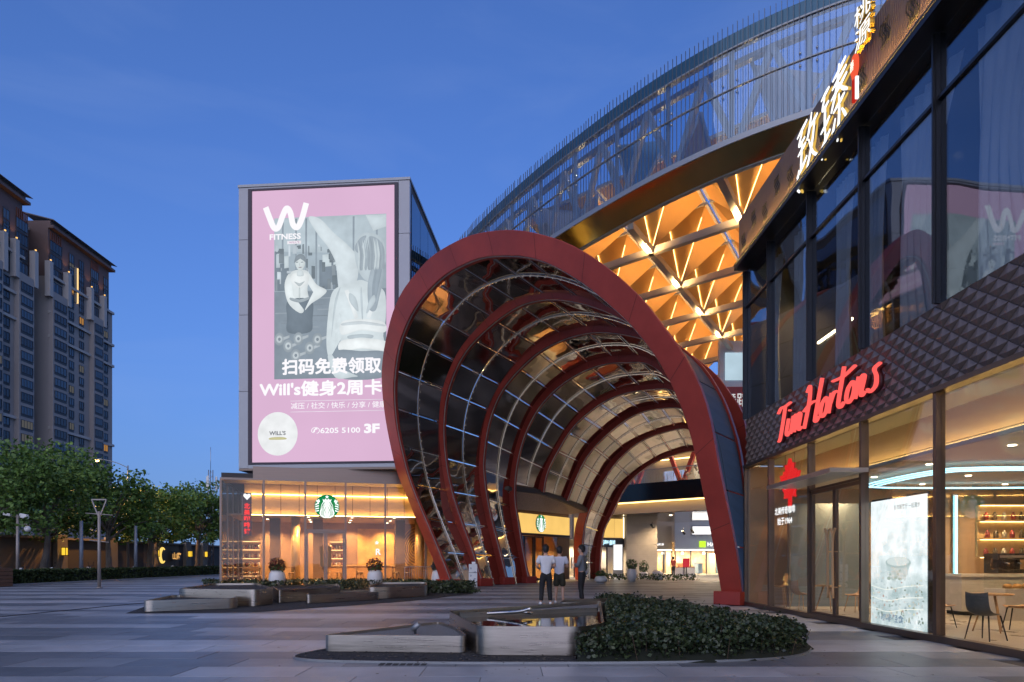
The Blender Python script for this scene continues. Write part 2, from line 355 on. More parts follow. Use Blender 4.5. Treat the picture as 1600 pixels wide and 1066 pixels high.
AX = Vector((.52,.855,0)).normalized()
def rib_plane(k):
    t = k/7; L = L0+LD*k; b = -1.3365+t*.3365; c = -.478+t*.278
    return L.y-b*L.x, b, c, L, R0+RD*k
def to_plane(k, px, py):
    a, b, c, L, Rr = rib_plane(k); X = (px-800)/F; Z = (HZ-py)/F
    Y = (a+c*CH)/(1-b*X-c*Z); return Vector((X*Y, Y, CH+Z*Y))
def plane_sz(k, p):      # in-plane: fraction of the chord, height
    a, b, c, L, Rr = rib_plane(k); e = Vector((1, b, 0)).normalized()
    # foot of the point on the ground trace of the plane
    q = Vector((p.x, a+b*p.x, 0)); return (q-L).dot(e), p.z
def from_sz(k, s, z):
    a, b, c, L, Rr = rib_plane(k); e = Vector((1, b, 0)).normalized(); q = L+e*s
    return Vector((q.x, a+b*q.x+c*z, z))
def chord(k):
    a, b, c, L, Rr = rib_plane(k); e = Vector((1, b, 0)).normalized(); return (Rr-L).dot(e)
prof1 = {}
curves = {}
for tagn, src in (('o', OUT), ('i', INN)):
    for k in range(NR):
        pts = [to_plane(k, *q) for q in src[k]]
        pts[0].z = 0; pts[0].y = rib_plane(k)[0]+rib_plane(k)[1]*pts[0].x
        sz = [plane_sz(k, p) for p in pts]
        if k == 0: prof1[tagn] = [(s/chord(0), z) for s, z in sz]
        if k >= 2:
            ch = chord(k); sv, zv = sz[-1]; sn = sv/ch
            pr = prof1[tagn]; zi = None
            for (s0, z0), (s1, z1) in zip(pr, pr[1:]):
                if s0 <= sn <= s1 and s1 > .2: zi = z0+(z1-z0)*(sn-s0)/(s1-s0)
            ratio = zv/zi if zi else .8
            pts += [from_sz(k, s*ch, z*ratio) for s, z in pr if s > sn+.05]
            pts[-1].z = 0; pts[-1].y = rib_plane(k)[0]+rib_plane(k)[1]*pts[-1].x
        cv = resample(catmull(pts, 6), 400)
        for _ in range(30): cv = [cv[0]]+[(cv[i-1]+cv[i]*2+cv[i+1])/4 for i in range(1, 399)]+[cv[-1]]
        curves[tagn, k] = resample(cv, NS)
canopy = wthing('vaulted_canopy', 'giant red ribbed vault canopy with mirrored steel lining sheltering the mall entrance', 'canopy', (1.6, 36, 0))
RIBD = .34
def cut_index(k, px, py):
    best = min(range(NS//2), key=lambda i: (lambda p: abs(HZ-(p.z-CH)*F/p.y-py)+abs(800+p.x*F/p.y-px))((curves['o',k][i]+curves['i',k][i])/2)); return best
CUT = {3: cut_index(3, 803, 757), 4: cut_index(4, 841, 770), 5: cut_index(5, 880, 781), 6: cut_index(6, 915, 791)}
ribs = []
for k in range(NR):
    o, i = curves['o',k], curves['i',k]; st = CUT[k] if k in (4,5) else 0
    m = MB(); dep = AX*RIBD
    for q in range(st, NS): m.v += [tuple(o[q]), tuple(i[q]), tuple(i[q]+dep), tuple(o[q]+dep)]
    n = NS-st
    for q in range(n-1):
        for e in range(4): f = (e+1) % 4; m.face((q*4+e, q*4+f, q*4+4+f, q*4+4+e), 0, False)
    m.face((3,2,1,0)); m.face((4*n-4,4*n-3,4*n-2,4*n-1))
    rb = m.build('rib', M_red, canopy); ribs.append(rb)
    rb.modifiers.new('edge', 'BEVEL').width = .02
    # pale channel along the inner lip of the rib
    m = MB()
    for q in range(st, NS):
        u = (i[q]-o[q]).normalized(); p0 = i[q]+dep*.22+u*.012; p1 = i[q]+dep*.40+u*.012
        m.v += [tuple(p0), tuple(p1), tuple(p1-u*.03), tuple(p0-u*.03)]
    for q in range(n-1):
        for e in range(4): f = (e+1) % 4; m.face((q*4+e, q*4+f, q*4+4+f, q*4+4+e))
    m.build('light_channel', mat('light_channel', (.62,.60,.58), .4, .2), rb)
    # seams of the welded rib plates
    if k < 8:
        m = MB()
        for q in range(max(st+2, 5), NS-2, 5):
            d = (o[q+1]-o[q-1]).normalized()*.010; nrm = -AX*.004
            m.poly([o[q]-d+nrm, i[q]-d+nrm, i[q]+d+nrm, o[q]+d+nrm])
        stuff(m.build('seam', mat('seam_dark', (.15,.03,.02), .6), rb))
def pedestal(k, end):
    a, b, c, L, Rr = rib_plane(k); e = Vector((1,b,0)).normalized(); q = -1 if end else 0
    ctr = (curves['o',k][q]+curves['i',k][q])/2+AX*RIBD/2; w = (curves['o',k][q]-curves['i',k][q]).length/2+.12
    nn = Vector((-e.y, e.x, 0)); m = MB(); h = .42
    pts = [ctr+e*w-nn*.42, ctr+e*w+nn*.42, ctr-e*w+nn*.42, ctr-e*w-nn*.42]
    for p in pts: p.z = 0.002
    m.prism(pts[::-1], (0,0,h)); r = m.build('rib_base', M_reddark, canopy); r.modifiers.new('edge', 'BEVEL').width = .015
for k in (0,1,2,3): pedestal(k, False)
for k in (0,1): pedestal(k, True)
def surf_a(k, v): return curves['o',k][v].lerp(curves['i',k][v], .82)+AX*(RIBD*1.0)      # behind the rib
def surf_b(k, v): return curves['o',k][v].lerp(curves['i',k][v], .42)-AX*.01               # meeting the next rib
def surf(k, v): return curves['o',k][v].lerp(curves['i',k][v], .5)
def vat(x, k): return lambda v: surf_a(k, v).lerp(surf_b(k+1, v), x)
STEP = 4
hb = []
for k in range(NR-1):
    mid = vat(.5, k)
    lo = 0
    if k in (3,4,5): lo = max(CUT[k], CUT[k+1])
    # cladding panels
    for half in (0, 1):
        fa, fb = vat(.0 if half == 0 else .508, k), vat(.492 if half == 0 else 1., k)
        for v0 in range(0, NS-1, STEP):
            v1 = v0+STEP
            if v1 <= lo: continue
            va = max(v0, lo); m = MB(); rows = list(range(va, v1+1)); th = .04
            for v in rows:
                a, b = fa(v), fb(v); t = (fa(min(v+1, NS-1))-fa(max(v-1, 0))).normalized(); nn = t.cross((b-a).normalized()).normalized()
                if nn.dot(curves['i',k][v]-curves['o',k][v]) < 0: nn = -nn
                if v == rows[0]: a = a+t*.03; b = b+t*.03
                if v == rows[-1]: a = a-t*.03; b = b-t*.03
                m.v += [tuple(a), tuple(b), tuple(b-nn*th), tuple(a-nn*th)]
            for q in range(len(rows)-1):
                z = q*4
                m.face((z+3, z+2, z+6, z+7), 1); m.face((z+1, z+5, z+6, z+2), 1); m.face((z, z+3, z+7, z+4), 1)
            e = (len(rows)-1)*4; m.face((0,1,2,3), 1); m.face((e+3,e+2,e+1,e), 1)
            z = len(m.v); m.v += [m.v[r*4+c] for r in range(len(rows)) for c in (0,1)]
            for q in range(len(rows)-1): m.face((z+q*2, z+q*2+2, z+q*2+3, z+q*2+1), 0, True)
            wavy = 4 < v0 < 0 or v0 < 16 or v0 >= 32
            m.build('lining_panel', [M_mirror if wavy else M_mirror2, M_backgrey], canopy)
    # slim middle arch with a string of small bulbs
    path = [mid(v)+(curves['i',k][v]-curves['o',k][v]).normalized()*.06 for v in range(lo, NS)]
    ar = MB().tube(path, .020, 6).build('slim_arch', M_chrome, canopy)
    fine = resample(path, int(len(path)*1.1)); m = MB()
    for p in fine[1:-1]: m.ball(p+AX*.08, .020, 6)
    stuff(m.build('bulb_string', M_bulb, ar))
    m = MB(); m.tube([p-AX*.05 for p in path], .007, 5); m.build('led_line', emis('led_arch_dim' if k < 2 else 'led_arch', (1.0,.88,.76), .22 if k < 2 else .7), ar)
# purlins: paired bars across every bay
for v in range(STEP, NS-1, STEP):
    for k in range(NR-1):
        if k in (3,4,5) and v <= max(CUT[k], CUT[k+1]): continue
        m = MB()
        for sgn in (-.10, .10):
            a, b = vat(.01, k), vat(.985, k); t = (a(v+1)-a(v-1)).normalized()*sgn; u = (curves['i',k][v]-curves['o',k][v]).normalized()*.025
            m.beam(a(v)+t+u, b(v)+t+u, .014, .02)
        m.build('purlin', M_chrome, canopy)
# header beam closing the opening towards the side entrance, with a woven soffit
hp = [surf(k, CUT[k]) for k in (3,4,5,6)]
m = MB()
for a, b in zip(hp, hp[1:]): m.beam(a-Vector((0,0,.12)), b-Vector((0,0,.12)), .35, .3)
m.build('header_beam', mat('header_steel', (.10,.085,.075), .4, .5), canopy)
OUTW = Vector((-AX.y, AX.x, 0))
m = MB()
for q, a in enumerate(hp):
    a0 = a-Vector((0,0,.27)); a1 = a0+OUTW*1.2; a1.z = 4.66; m.v += [tuple(a0), tuple(a1)]
for q in range(3): m.face((q*2, q*2+2, q*2+3, q*2+1))
m.build('woven_soffit', mat('woven_mesh', (.50,.42,.36), .55, .0, .3, 14, .5, 60), canopy)
# ================================================================ the cafe building on the right (local x runs towards the viewer, y inwards)
CL = 17.1
cafe = thing('cafe_building', 'dark glass corner building with scaly brown spandrel and a lit cafe on its ground floor', 'building', (7.3, 21.3, 0), -math.pi/2)
def cafe_w(s, d, z): return Vector((7.3+d, 21.3-s, z))
BAYS = [0, 2.0, 4.6, 7.1, 9.6, 12.1, 14.6, 17.1]
G_shop = glass('shop_glass', (.95,.97,.96), .55, .03, wob=.02)
G_up = glass('upper_glass', (.82,.85,.88), .5, .11, refl=(.82,.9,1.0), wob=.04)
box('plinth', 0, CL, -.07, .10, 0, .12, M_bronze, cafe)
for i, s in enumerate(BAYS):
    MB().box(s-.045, s+.045, -.06, .10, .12, 4.27).build('mullion', M_bronze, cafe)
    MB().box(s-.034, s+.034, -.05, .12, 5.8, 10.42).box(s-.018, s+.018, -.10, -.05, 5.8, 10.42).build('mullion', M_darkframe, cafe)
box('head_rail', 0, CL, -.10, .12, 4.27, 4.36, M_bronze, cafe)
box('transom', 0, CL, -.03, .06, 9.27, 9.33, M_darkframe, cafe)
for i, (a, b) in enumerate(zip(BAYS, BAYS[1:])):
    door = i == 2
    box('pane', a+.045, b-.045, .02, .032, 3.14 if door else .12, 4.27, G_shop, cafe)
    for z0, z1 in ((5.8, 9.27), (9.33, 10.42)): box('upper_pane', a+.034, b-.034, .02, .035, z0, z1, G_up, cafe)
# scaly spandrel: one faceted diamond tile after another
M_tile = mat('bronze_tile', (.23,.175,.15), .45, .2, .12, 4, .1, 60)
box('spandrel', 0, CL, .06, .45, 4.36, 5.8, mat('spandrel_back', (.06,.05,.045), .6), cafe)
hx, hz, z0, z1 = .22, .144, 4.36, 5.8; tiles = {}; far_tiles = MB()
row = 0; zc = z0
while zc <= z1+.001:
    sc = 0 if row % 2 == 0 else hx
    while sc <= CL+.01:
        kind = ('b' if zc < z0+.01 else 't' if zc > z1-.01 else 'm')+('l' if sc < .01 else 'r' if sc > CL-.05 else '')
        if kind not in tiles:
            g = .006; top = 0 if kind[0] == 't' else hz-g; bot = 0 if kind[0] == 'b' else -hz+g; le = 0 if kind.endswith('l') else -hx+g; ri = 0 if kind.endswith('r') and len(kind) > 1 else hx-g
            m = MB(); ring = [(le,0,0),(0,0,bot),(ri,0,0),(0,0,top)]
            ring = [p for q, p in enumerate(ring) if p != (0,0,0)] if (0,0,0) in ring else ring
            if len(ring) < 4: ring = [(le,0,0),(0,0,bot),(ri,0,0),(0,0,top)]
            ap = (max(le, min(ri, .07)), -.075, max(bot, min(top, -.045))); ap2 = (max(le, min(ri, -.03)), -.10, max(bot, min(top, .02)))
            m.v += ring+[(p[0], .05, p[2]) for p in ring]+[ap]; k = len(ring)
            for q in range(k): m.face((q, (q+1) % k, 2*k)); m.face(((q+1) % k, q, k+q, k+(q+1) % k))
            tiles[kind] = (m.mesh('tile', M_tile), m)
        if sc < 11.7: o = link('tile', tiles[kind][0], cafe); o.location = (sc, .03, zc)
        else:
            n_ = len(far_tiles.v); src = tiles[kind][1]; far_tiles.v += [(a+sc, b+.03, c+zc) for a, b, c in src.v]
            for f_ in src.f: far_tiles.face([n_+i for i in f_])
        sc += 2*hx
    row += 1; zc = z0+row*hz
    if row > 10: break
stuff(far_tiles.build('tile_field', M_tile, cafe))
# wavy bronze band and its ledge
M_band = mat('band_bronze', (.15,.10,.075), .4, .5, .1, 3)
_n = M_band.node_tree; _w = _n.nodes.new('ShaderNodeTexWave'); _w.inputs['Scale'].default_value = 5; _w.inputs['Distortion'].default_value = 5; _w.inputs['Detail'].default_value = 1; _w.inputs['Detail Scale'].default_value = .5
_w.bands_direction = 'X'; _c = _n.nodes.new('ShaderNodeTexCoord'); _b = _n.nodes.new('ShaderNodeBump'); _b.inputs['Distance'].default_value = .06; _b.inputs['Strength'].default_value = .8
_n.links.new(_c.outputs['Object'], _w.inputs['Vector']); _n.links.new(_w.outputs['Color'], _b.inputs['Height']); _n.links.new(_b.outputs[0], _n.nodes['Principled BSDF'].inputs['Normal'])
BL = 11.0
band = box('band', 0, CL, -.22, .3, 10.6, 12.0, M_band, cafe)
box('ledge', -.05, CL, -.36, .3, 10.46, 10.58, mat('ledge_dark', (.035,.032,.03), .4, .5), cafe)
box('ledge_light', 0, CL, -.325, -.30, 10.582, 10.60, emis('ledge_led', (1,.60,.16), 420), cafe)
box('ledge_lip', -.05, CL, -.375, -.345, 10.585, 10.63, M_darkframe, cafe)
slot = MB()
for q in range(4):
    pts = [(.06*math.sin(t*1.05)+q*.085, 0, .1*t-.3) for t in range(7)]
    slot.tube(catmull(pts, 3), .017, 5, flat=((0,1,0), .8))
slot_me = slot.mesh('wave_slot', mat('slot_black', (.012,.01,.009), .8))
for q in range(19):
    o = link('wave_slot', slot_me, band); o.location = (.3+q*.88, -.222, 11.42 if q % 2 else 11.15); o.scale = (1,1,.8)
# carcass
M_int = mat('room_wall', (.38,.30,.23), .7, 0, .08, 2)
M_ceil = mat('room_ceiling', (.52,.46,.38), .7)
M_dark = mat('room_dark', (.05,.045,.045), .7)
box('roof', 0, CL, .3, 9.5, 11.2, 11.5, M_dark, cafe)
box('floor_slab', 0, CL, .46, 9.5, 4.36, 5.75, mat('slab_grey', (.25,.24,.23), .8), cafe)
box('back_wall', 0, CL, 9.0, 9.3, 0, 11.2, M_int, cafe)
box('end_wall', -.02, .14, .06, 9.0, 0, 4.3, mat('end_wall_wood', (.42,.28,.17), .5, 0, .15, 1.2, stretch=(1,.3,1.5)), cafe)
box('end_wall', -.02, .14, .06, 9.0, 5.76, 11.2, mat('end_wall_dark', (.10,.09,.085), .6, 0, .1, 1.5), cafe)
box('end_wall', CL-.16, CL, .06, 9.0, 0, 11.2, M_dark, cafe)
box('floor', .14, CL-.16, .10, 9.0, .0, .03, mat('cafe_floor', (.42,.38,.33), .3, 0, .1, 1.2), cafe)
box('ceiling', .14, CL-.16, 1.25, 9.0, 3.62, 3.70, M_ceil, cafe)
box('bulkhead', .14, CL-.16, 1.25, 1.40, 3.72, 4.36, mat('bulkhead', (.55,.42,.28), .6), cafe)
box('cove_shelf', .14, CL-.16, .98, 1.248, 3.52, 3.60, M_ceil, cafe)
box('cove_light', .2, CL-.2, 1.06, 1.12, 3.602, 3.622, emis('cafe_cove', (1,.63,.2), 15), cafe)
dl = MB().lathe([(.0,0),(.065,0),(.075,-.012),(.0,-.014)], n=12).mesh('downlight', M_dl)
for s in (1.2, 3.2, 5.6, 8.2, 10.6, 13.2, 15.6):
    for d in (2.3, 4.6, 7.0):
        o = link('downlight', dl, cafe); o.location = (s+.3*(d > 3), d, 3.618)
        if s in (1.2, 5.6, 10.6, 15.6): lamp_spot('downlight_beam', (s+.3*(d > 3), d, 3.58), 42, (1,.62,.30), 140, .08, cafe)
# upper floor: curtains, a lit corner
M_curt = mat('curtain', (.62,.60,.57), .8, 0, .06, 1.5, stretch=(8,1,.3)); M_curt.node_tree.nodes['Principled BSDF'].inputs['Transmission Weight'].default_value = .0
def curtain(s0, s1, lean, label=None):
    m = MB(); n = 28; rows = 10
    for r in range(rows+1):
        t = r/rows; z = 10.35-4.5*t
        for q in range(n+1):
            u = q/n; w = (s1-s0)*(1-.55*math.sin(math.pi*min(1, t*1.0)*.9)*lean); sx = s0+(s1-s0-w)*(1 if lean > 0 else 0)*.0+w*u
            m.v.append((sx, .55+.055*math.sin(u*34+t*2)+.02*math.sin(u*71), z))
    for r in range(rows):
        for q in range(n): a = r*(n+1)+q; m.face((a, a+1, a+n+2, a+n+1), 0, True)
    return m.build('curtain', M_curt, cafe)
for s0, s1, l in ((.3,1.5,.5),(2.3,3.6,.6),(4.8,5.6,.4),(6.0,7.0,.3),(7.5,9.4,.75),(9.8,11.9,.8),(12.3,13.6,.5),(14.9,16.6,.6)): curtain(s0, s1, l)
box('upper_light', .5, 2.6, 2.0, 2.05, 8.0, 8.06, emis('upper_led', (1,.75,.4), 14), cafe)
box('upper_ceiling', .14, CL-.16, .3, 9.0, 10.43, 10.5, M_dark, cafe)
lamp_spot('upper_beam', (1.4, 1.6, 10.2), 34, (1,.66,.3), 120, .1, cafe)
for q in (6.4, 11.2, 15.2): lamp_spot('upper_beam', (q, 2.4, 10.2), 9, (1,.74,.46), 130, .1, cafe)
# doors
def door_leaf(s0, s1, flip):
    d = MB(); f = .07
    d.box(s0, s0+f, -.02, .05, .06, 3.08).box(s1-f, s1, -.02, .05, .06, 3.08).box(s0+f, s1-f, -.02, .05, .06, .18).box(s0+f, s1-f, -.02, .05, 3.0, 3.08)
    o = d.build('door', M_bronze, cafe); box('pane', s0+f, s1-f, .012, .022, .18, 3.0, G_shop, o)
    h = MB(); x = s1-.12 if not flip else s0+.12; sg = 1 if flip else -1
    h.tube(catmull([(x,-.10,.55),(x,-.11,1.2),(x,-.11,1.7),(x+sg*.02,-.11,1.95),(x+sg*.12,-.11,2.12)], 5), .028, 8)
    h.tube(catmull([(x,-.11,1.75),(x-sg*.01,-.11,1.95),(x-sg*.09,-.11,2.12)], 4), .022, 8)
    for z in (.8, 1.6): h.tube([(x,-.10,z),(x,.0,z)], .014, 6)
    h.build('handle', M_woodl, o)
door_leaf(4.66, 5.86, False); door_leaf(5.87, 7.05, True)
box('door_head', 4.64, 7.06, -.04, .08, 3.085, 3.14, M_bronze, cafe)
# door canopy
cn = MB().box(4.0, 7.4, -.80, -.07, 3.215, 3.265).build('door_canopy', mat('canopy_glass_white', (.62,.63,.62), .25, 0), cafe)
MB().box(4.0, 7.4, -.85, -.805, 3.19, 3.29).build('canopy_edge', M_alu, cn)
MB().box(7.41, 7.46, -.85, -.07, 3.20, 3.285).build('canopy_edge', M_alu, cn)
# --- lettering and signs fixed to the front
M_pinkred = emis('neon_pinkred', lin(255,92,88), 1.25)
sign = thing('cafe_sign', 'red glowing script lettering reading Tim Hortons on the scaly spandrel', 'sign', tuple(cafe_w(5.6, -.2, 4.6)), -math.pi/2)
LET = {  # pen strokes, x right, y up, x-height about .5
 'T': [[(-.05,.86),(.1,.98),(.35,.97),(.62,1.0)],[(.34,.97),(.26,.5),(.16,.05),(.08,-.05)]],
 'i': [[(.0,.5),(-.08,.12),(-.02,.0),(.1,.08)],[(.03,.72),(.04,.76)]],
 'm': [[(.0,.5),(-.1,.0)],[(-.06,.2),(.08,.47),(.17,.44),(.09,.0)],[(.13,.2),(.29,.48),(.38,.43),(.31,.08),(.35,.0),(.45,.06)]],
 'H': [[(-.02,.9),(.1,1.02),(.1,.6),(-.06,-.06)],[(.62,1.05),(.5,.5),(.42,.04),(.5,.0),(.58,.08)],[(-.12,.42),(.2,.55),(.52,.52)]],
 'o': [[(.16,.48),(.02,.36),(-.02,.12),(.08,.0),(.22,.1),(.26,.34),(.17,.48),(.3,.42)]],
 'r': [[(.0,.5),(-.08,.0)],[(-.04,.22),(.08,.46),(.2,.48)]],
 't': [[(.1,.95),(-.02,.2),(.0,.02),(.1,.0),(.18,.08)],[(-.3,.74),(.1,.72),(.5,.82)]],
 'n': [[(.0,.5),(-.08,.0)],[(-.05,.2),(.1,.46),(.2,.44),(.12,.08),(.16,.0),(.26,.06)]],
 's': [[(.24,.5),(.08,.44),(.16,.26),(.16,.06),(.0,-.02),(-.08,.06)]]}
xs = [('T',0.,1.0),('i',.58,1.),('m',.84,1.),('H',1.52,1.05),('o',2.22,1.),('r',2.64,1.),('t',2.98,1.05),('o',3.28,1.),('n',3.68,1.),('s',4.12,1.08)]
sc = 5.15/4.5
for ch, x0, q in xs:
    m = MB()
    for st in LET[ch]:
        pts = catmull([((x0+a*q+.12*b)*sc-2.55, 0, b*q*.83+.04*x0) for a, b in st], 6)
        m.tube(pts, .027, 8, flat=((0,1,0), 1.8))
    lt = m.build('letter', M_pinkred, sign)
    b = MB()
    for st in LET[ch]: b.tube(catmull([((x0+a*q+.12*b_)*sc-2.55+.01, .10, b_*q*.83+.04*x0-.02) for a, b_ in st], 4), .026, 6, flat=((0,1,0), 1.9))
    b.build('letter_case', mat('letter_case', (.06,.01,.01), .5), lt)
M_lw = emis('sign_white', (1,1,1), 1.3); M_gold_e = emis('sign_halo', (1,.62,.12), .8)
def blade(name, label, s, z, txt, w, h, m, bold=.02):
    o = thing(name, label, 'sign', tuple(cafe_w(s, -.34, z)), -math.pi/2)
    for q, c in enumerate(txt):
        zz = (len(txt)-1)*h*.55-q*h*1.1 if len(txt) > 1 else 0
        text('character', c, m, o, (0, -.07, zz), (1,0,0), (0,0,1), w, h, bold, .0)
        text('character_side', c, mat('sign_gold', (.6,.38,.06), .35, .7), o, (0, .03, zz), (1,0,0), (0,0,1), w, h, bold+.005, .04)
    return o
def brush(name, label, s, z, strokes, w, h):
    o = thing(name, label, 'sign', tuple(cafe_w(s, -.30, z)), -math.pi/2)
    for st in strokes:
        pts = catmull([((a-.5)*w, 0, (b-.5)*h) for a, b in st], 5); n = len(pts)
        rs = [.029*(.55+.9*math.sin(math.pi*min(1, (i+1)/n*.85))) for i in range(n)]
        k = MB().tube(pts, rs, 8, flat=((0,1,0), .5)).build('brush_stroke', M_lw, o)
        MB().tube([p+Vector((0,.08,0)) for p in pts], rs, 6, flat=((0,1,0), .8)).build('stroke_side', M_gold_e, k)
    return o
brush('calligraphy_sign', 'first white glowing brush character of the restaurant name, lowest on the bronze band', 5.1, 11.2,
      [[(.02,.9),(.3,.95),(.5,.99)],[(.28,.92),(.12,.72),(.4,.74)],[(.06,.56),(.3,.6),(.44,.62)],[(.26,.74),(.22,.4),(.2,.22)],[(.0,.2),(.25,.26),(.5,.36)],[(.72,1.0),(.62,.78),(.5,.62)],[(.62,.78),(.8,.8),(.98,.84)],[(.86,.8),(.72,.44),(.42,.02)],[(.58,.6),(.76,.3),(1.0,.12)],[(.1,.3),(.02,.02),(.14,-.12)]], 1.15, 1.35)
brush('calligraphy_sign', 'second white glowing brush character beside the small red lantern emblem on the band', 6.4, 11.2,
      [[(.04,.92),(.22,.95),(.36,.97)],[(.2,.95),(.1,.74),(.34,.76)],[(.2,.76),(.18,.4)],[(.02,.4),(.2,.44),(.38,.5)],[(.0,.12),(.2,.2),(.4,.28)],[(.2,.4),(.2,.16),(.06,-.04)],[(.5,.96),(.75,1.0),(.98,1.06)],[(.48,.84),(.76,.88),(1.0,.92)],[(.44,.7),(.74,.74),(1.02,.8)],[(.74,1.1),(.66,.8),(.44,.5)],[(.74,.8),(.86,.66),(1.04,.54)],[(.52,.46),(.76,.5),(.94,.54)],[(.74,.64),(.74,.3),(.68,-.06)],[(.6,.34),(.5,.16),(.42,.06)],[(.84,.36),(.94,.24),(1.02,.12)]], 1.2, 1.4)
blade('name_sign', 'white glowing characters 桃源 one above the other over the bronze band', 7.87, 12.0, '桃源', .62, .42, M_lw, .004)
em = thing('lantern_emblem', 'small red and white lantern shaped emblem on the bronze band', 'sign', tuple(cafe_w(7.28, -.26, 11.25)), -math.pi/2)
MB().lathe([(0,.05),(.10,.07),(.15,.22),(.15,.38),(.10,.52),(0,.54)], n=16, sy=.35).build('lantern', emis('emblem_red', lin(235,90,60), 1.1), em)
MB().box(-.06,.06,-.03,.03,-.42,.03).build('tail', emis('emblem_red2', lin(200,40,30), .9), em)
MB().box(.065,.11,-.03,.03,-.42,.03).build('tail', M_lw, em)
text('character', '善', emis('emblem_white', (1,.95,.8), 1.6), em, (0,-.062,.30), (1,0,0), (0,0,1), .16, .22, .01)
# red maple leaf hanging inside the window
lf = thing('maple_leaf_sign', 'red maple leaf lamp with white Tims script hung inside the cafe window', 'sign', tuple(cafe_w(2.98, .16, 3.47)), -math.pi/2)
half = [(0,.56),(.10,.38),(.22,.44),(.17,.20),(.30,.30),(.34,.20),(.50,.23),(.43,.08),(.49,.02),(.24,-.22),(.28,-.32),(.04,-.28),(.035,-.52)]
outl = half+[(-x, z) for x, z in half[::-1] if x > 0]
MB().prism([(x*1.2, -.04, z*1.2) for x, z in outl], (0,.08,0)).build('leaf', emis('leaf_red', lin(240,40,42), 1.15), lf)
text('lettering', 'Tims', M_lw, lf, (0,-.045,-.02), (1,0,0), (0,0,1), .62, .24, .02, shear=.25)
for q in (-.3, .3): MB().tube([(q,0,.3),(q,0,1.0)], .008, 5).build('cord', M_black, lf)
wt = thing('window_lettering', 'white Chinese lettering with 1964 on the glass under the maple leaf', 'lettering', tuple(cafe_w(2.98, .012, 2.62)), -math.pi/2)
text('lettering', '北美传奇咖啡', M_lw, wt, (0,0,.13), (1,0,0), (0,0,1), 1.35, .21, .012)
text('lettering', '始于1964', M_lw, wt, (0,0,-.15), (1,0,0), (0,0,1), .98, .21, .012)
# advertising screen behind the glass
ds = thing('advert_screen', 'tall bright white advertising screen standing inside the cafe window', 'screen', tuple(cafe_w(7.95, .22, .14)), -math.pi/2)
MB().box(-.98,.98,.03,.13,-.10,2.52).build('cabinet', M_black, ds)
ms = bpy.data.materials.new('advert_picture'); ms.use_nodes = True; nt = ms.node_tree; nt.nodes.clear(); N = nt.nodes.new; L = nt.links.new
tc = N('ShaderNodeTexCoord'); mp = N('ShaderNodeMapping'); n1 = N('ShaderNodeTexNoise'); n1.inputs['Scale'].default_value = 2.4; n1.inputs['Detail'].default_value = 9; n1.inputs['Roughness'].default_value = .62
sp = N('ShaderNodeSeparateXYZ'); L(tc.outputs['Generated'], sp.inputs[0]); L(tc.outputs['Object'], mp.inputs[0]); L(mp.outputs[0], n1.inputs['Vector'])
cr = N('ShaderNodeValToRGB'); e = cr.color_ramp.elements; e[0].position = .30; e[0].color = (.42,.52,.54,1); e[1].position = .62; e[1].color = (.93,.97,1,1)
hz_ = N('ShaderNodeMapRange'); hz_.inputs[1].default_value = .25; hz_.inputs[2].default_value = .8; hz_.inputs[3].default_value = -.10; hz_.inputs[4].default_value = .13
L(sp.outputs[2], hz_.inputs[0]); ad = N('ShaderNodeMath'); L(n1.outputs[0], ad.inputs[0]); L(hz_.outputs[0], ad.inputs[1]); L(ad.outputs[0], cr.inputs[0])
em_ = N('ShaderNodeEmission'); em_.inputs[1].default_value = 1.3*K; L(cr.outputs[0], em_.inputs[0]); oo = N('ShaderNodeOutputMaterial'); L(em_.outputs[0], oo.inputs[0])
pic = MB().box(-.95,.95,.0,.028,-.05,2.48).build('picture', ms, ds)
def flat2(name, pts, col, parent, y, st=1.0, key=None): return MB().poly([(x, y, z) for x, z in pts]).build(name, emis(key or ('print_%s_%d' % (name, len(MATS))), col, st), parent)
el = lambda cx, cz, rx, rz, n=28, a0=0, a1=2*math.pi: [(cx+rx*math.cos(a0+(a1-a0)*i/n), cz+rz*math.sin(a0+(a1-a0)*i/n)) for i in range(n)]
flat2('printed_shape', el(.05,1.22,.44,.11), (.55,.66,.66), pic, -.004); flat2('printed_shape', el(.05,1.24,.38,.085), (.86,.93,.93), pic, -.008)
flat2('printed_shape', [(-.36,1.18),(.46,1.18),(.30,.90),(-.2,.90)], (.66,.77,.78), pic, -.003)
rp = random.Random(77)
for q in range(150):
    z = .06+rp.random()**1.3*.85; x = rp.uniform(-.9,.86); w = rp.uniform(.02,.07); h = rp.uniform(.015,.06)*(1.4-z); c = rp.choice([(.30,.38,.36),(.50,.52,.42),(.62,.66,.66),(.40,.48,.54),(.72,.60,.50),(.85,.88,.9),(.26,.33,.26),(.60,.36,.30),(.8,.78,.6)])
    flat2('printed_shape', [(x,z),(x+w,z+rp.uniform(-.01,.01)),(x+w*rp.uniform(.6,1),z+h),(x+w*.1,z+h*rp.uniform(.7,1.1))], c, pic, -.002-.0001*(q+1), .9+.2*rp.random(), key='print_c%d%d%d' % tuple(int(v*100) for v in c))
for z0_ in (.30,.52,.74): MB().tube(catmull([(-.9,-.02,z0_),(-.3,-.02,z0_-.06),(.3,-.02,z0_+.02),(.9,-.02,z0_+.06)], 6), .006, 4).build('printed_shape', emis('print_glow', (1,.98,.9), 1.3), pic)
for q in range(26): flat2('printed_shape', el(rp.uniform(-.3,.4), rp.uniform(.88,1.08), rp.uniform(.03,.08), rp.uniform(.02,.04), 9), rp.choice([(.62,.70,.68),(.75,.5,.5),(.5,.58,.52),(.8,.84,.84)]), pic, -.0185-.0001*q, key='print_f%d' % (q % 4))
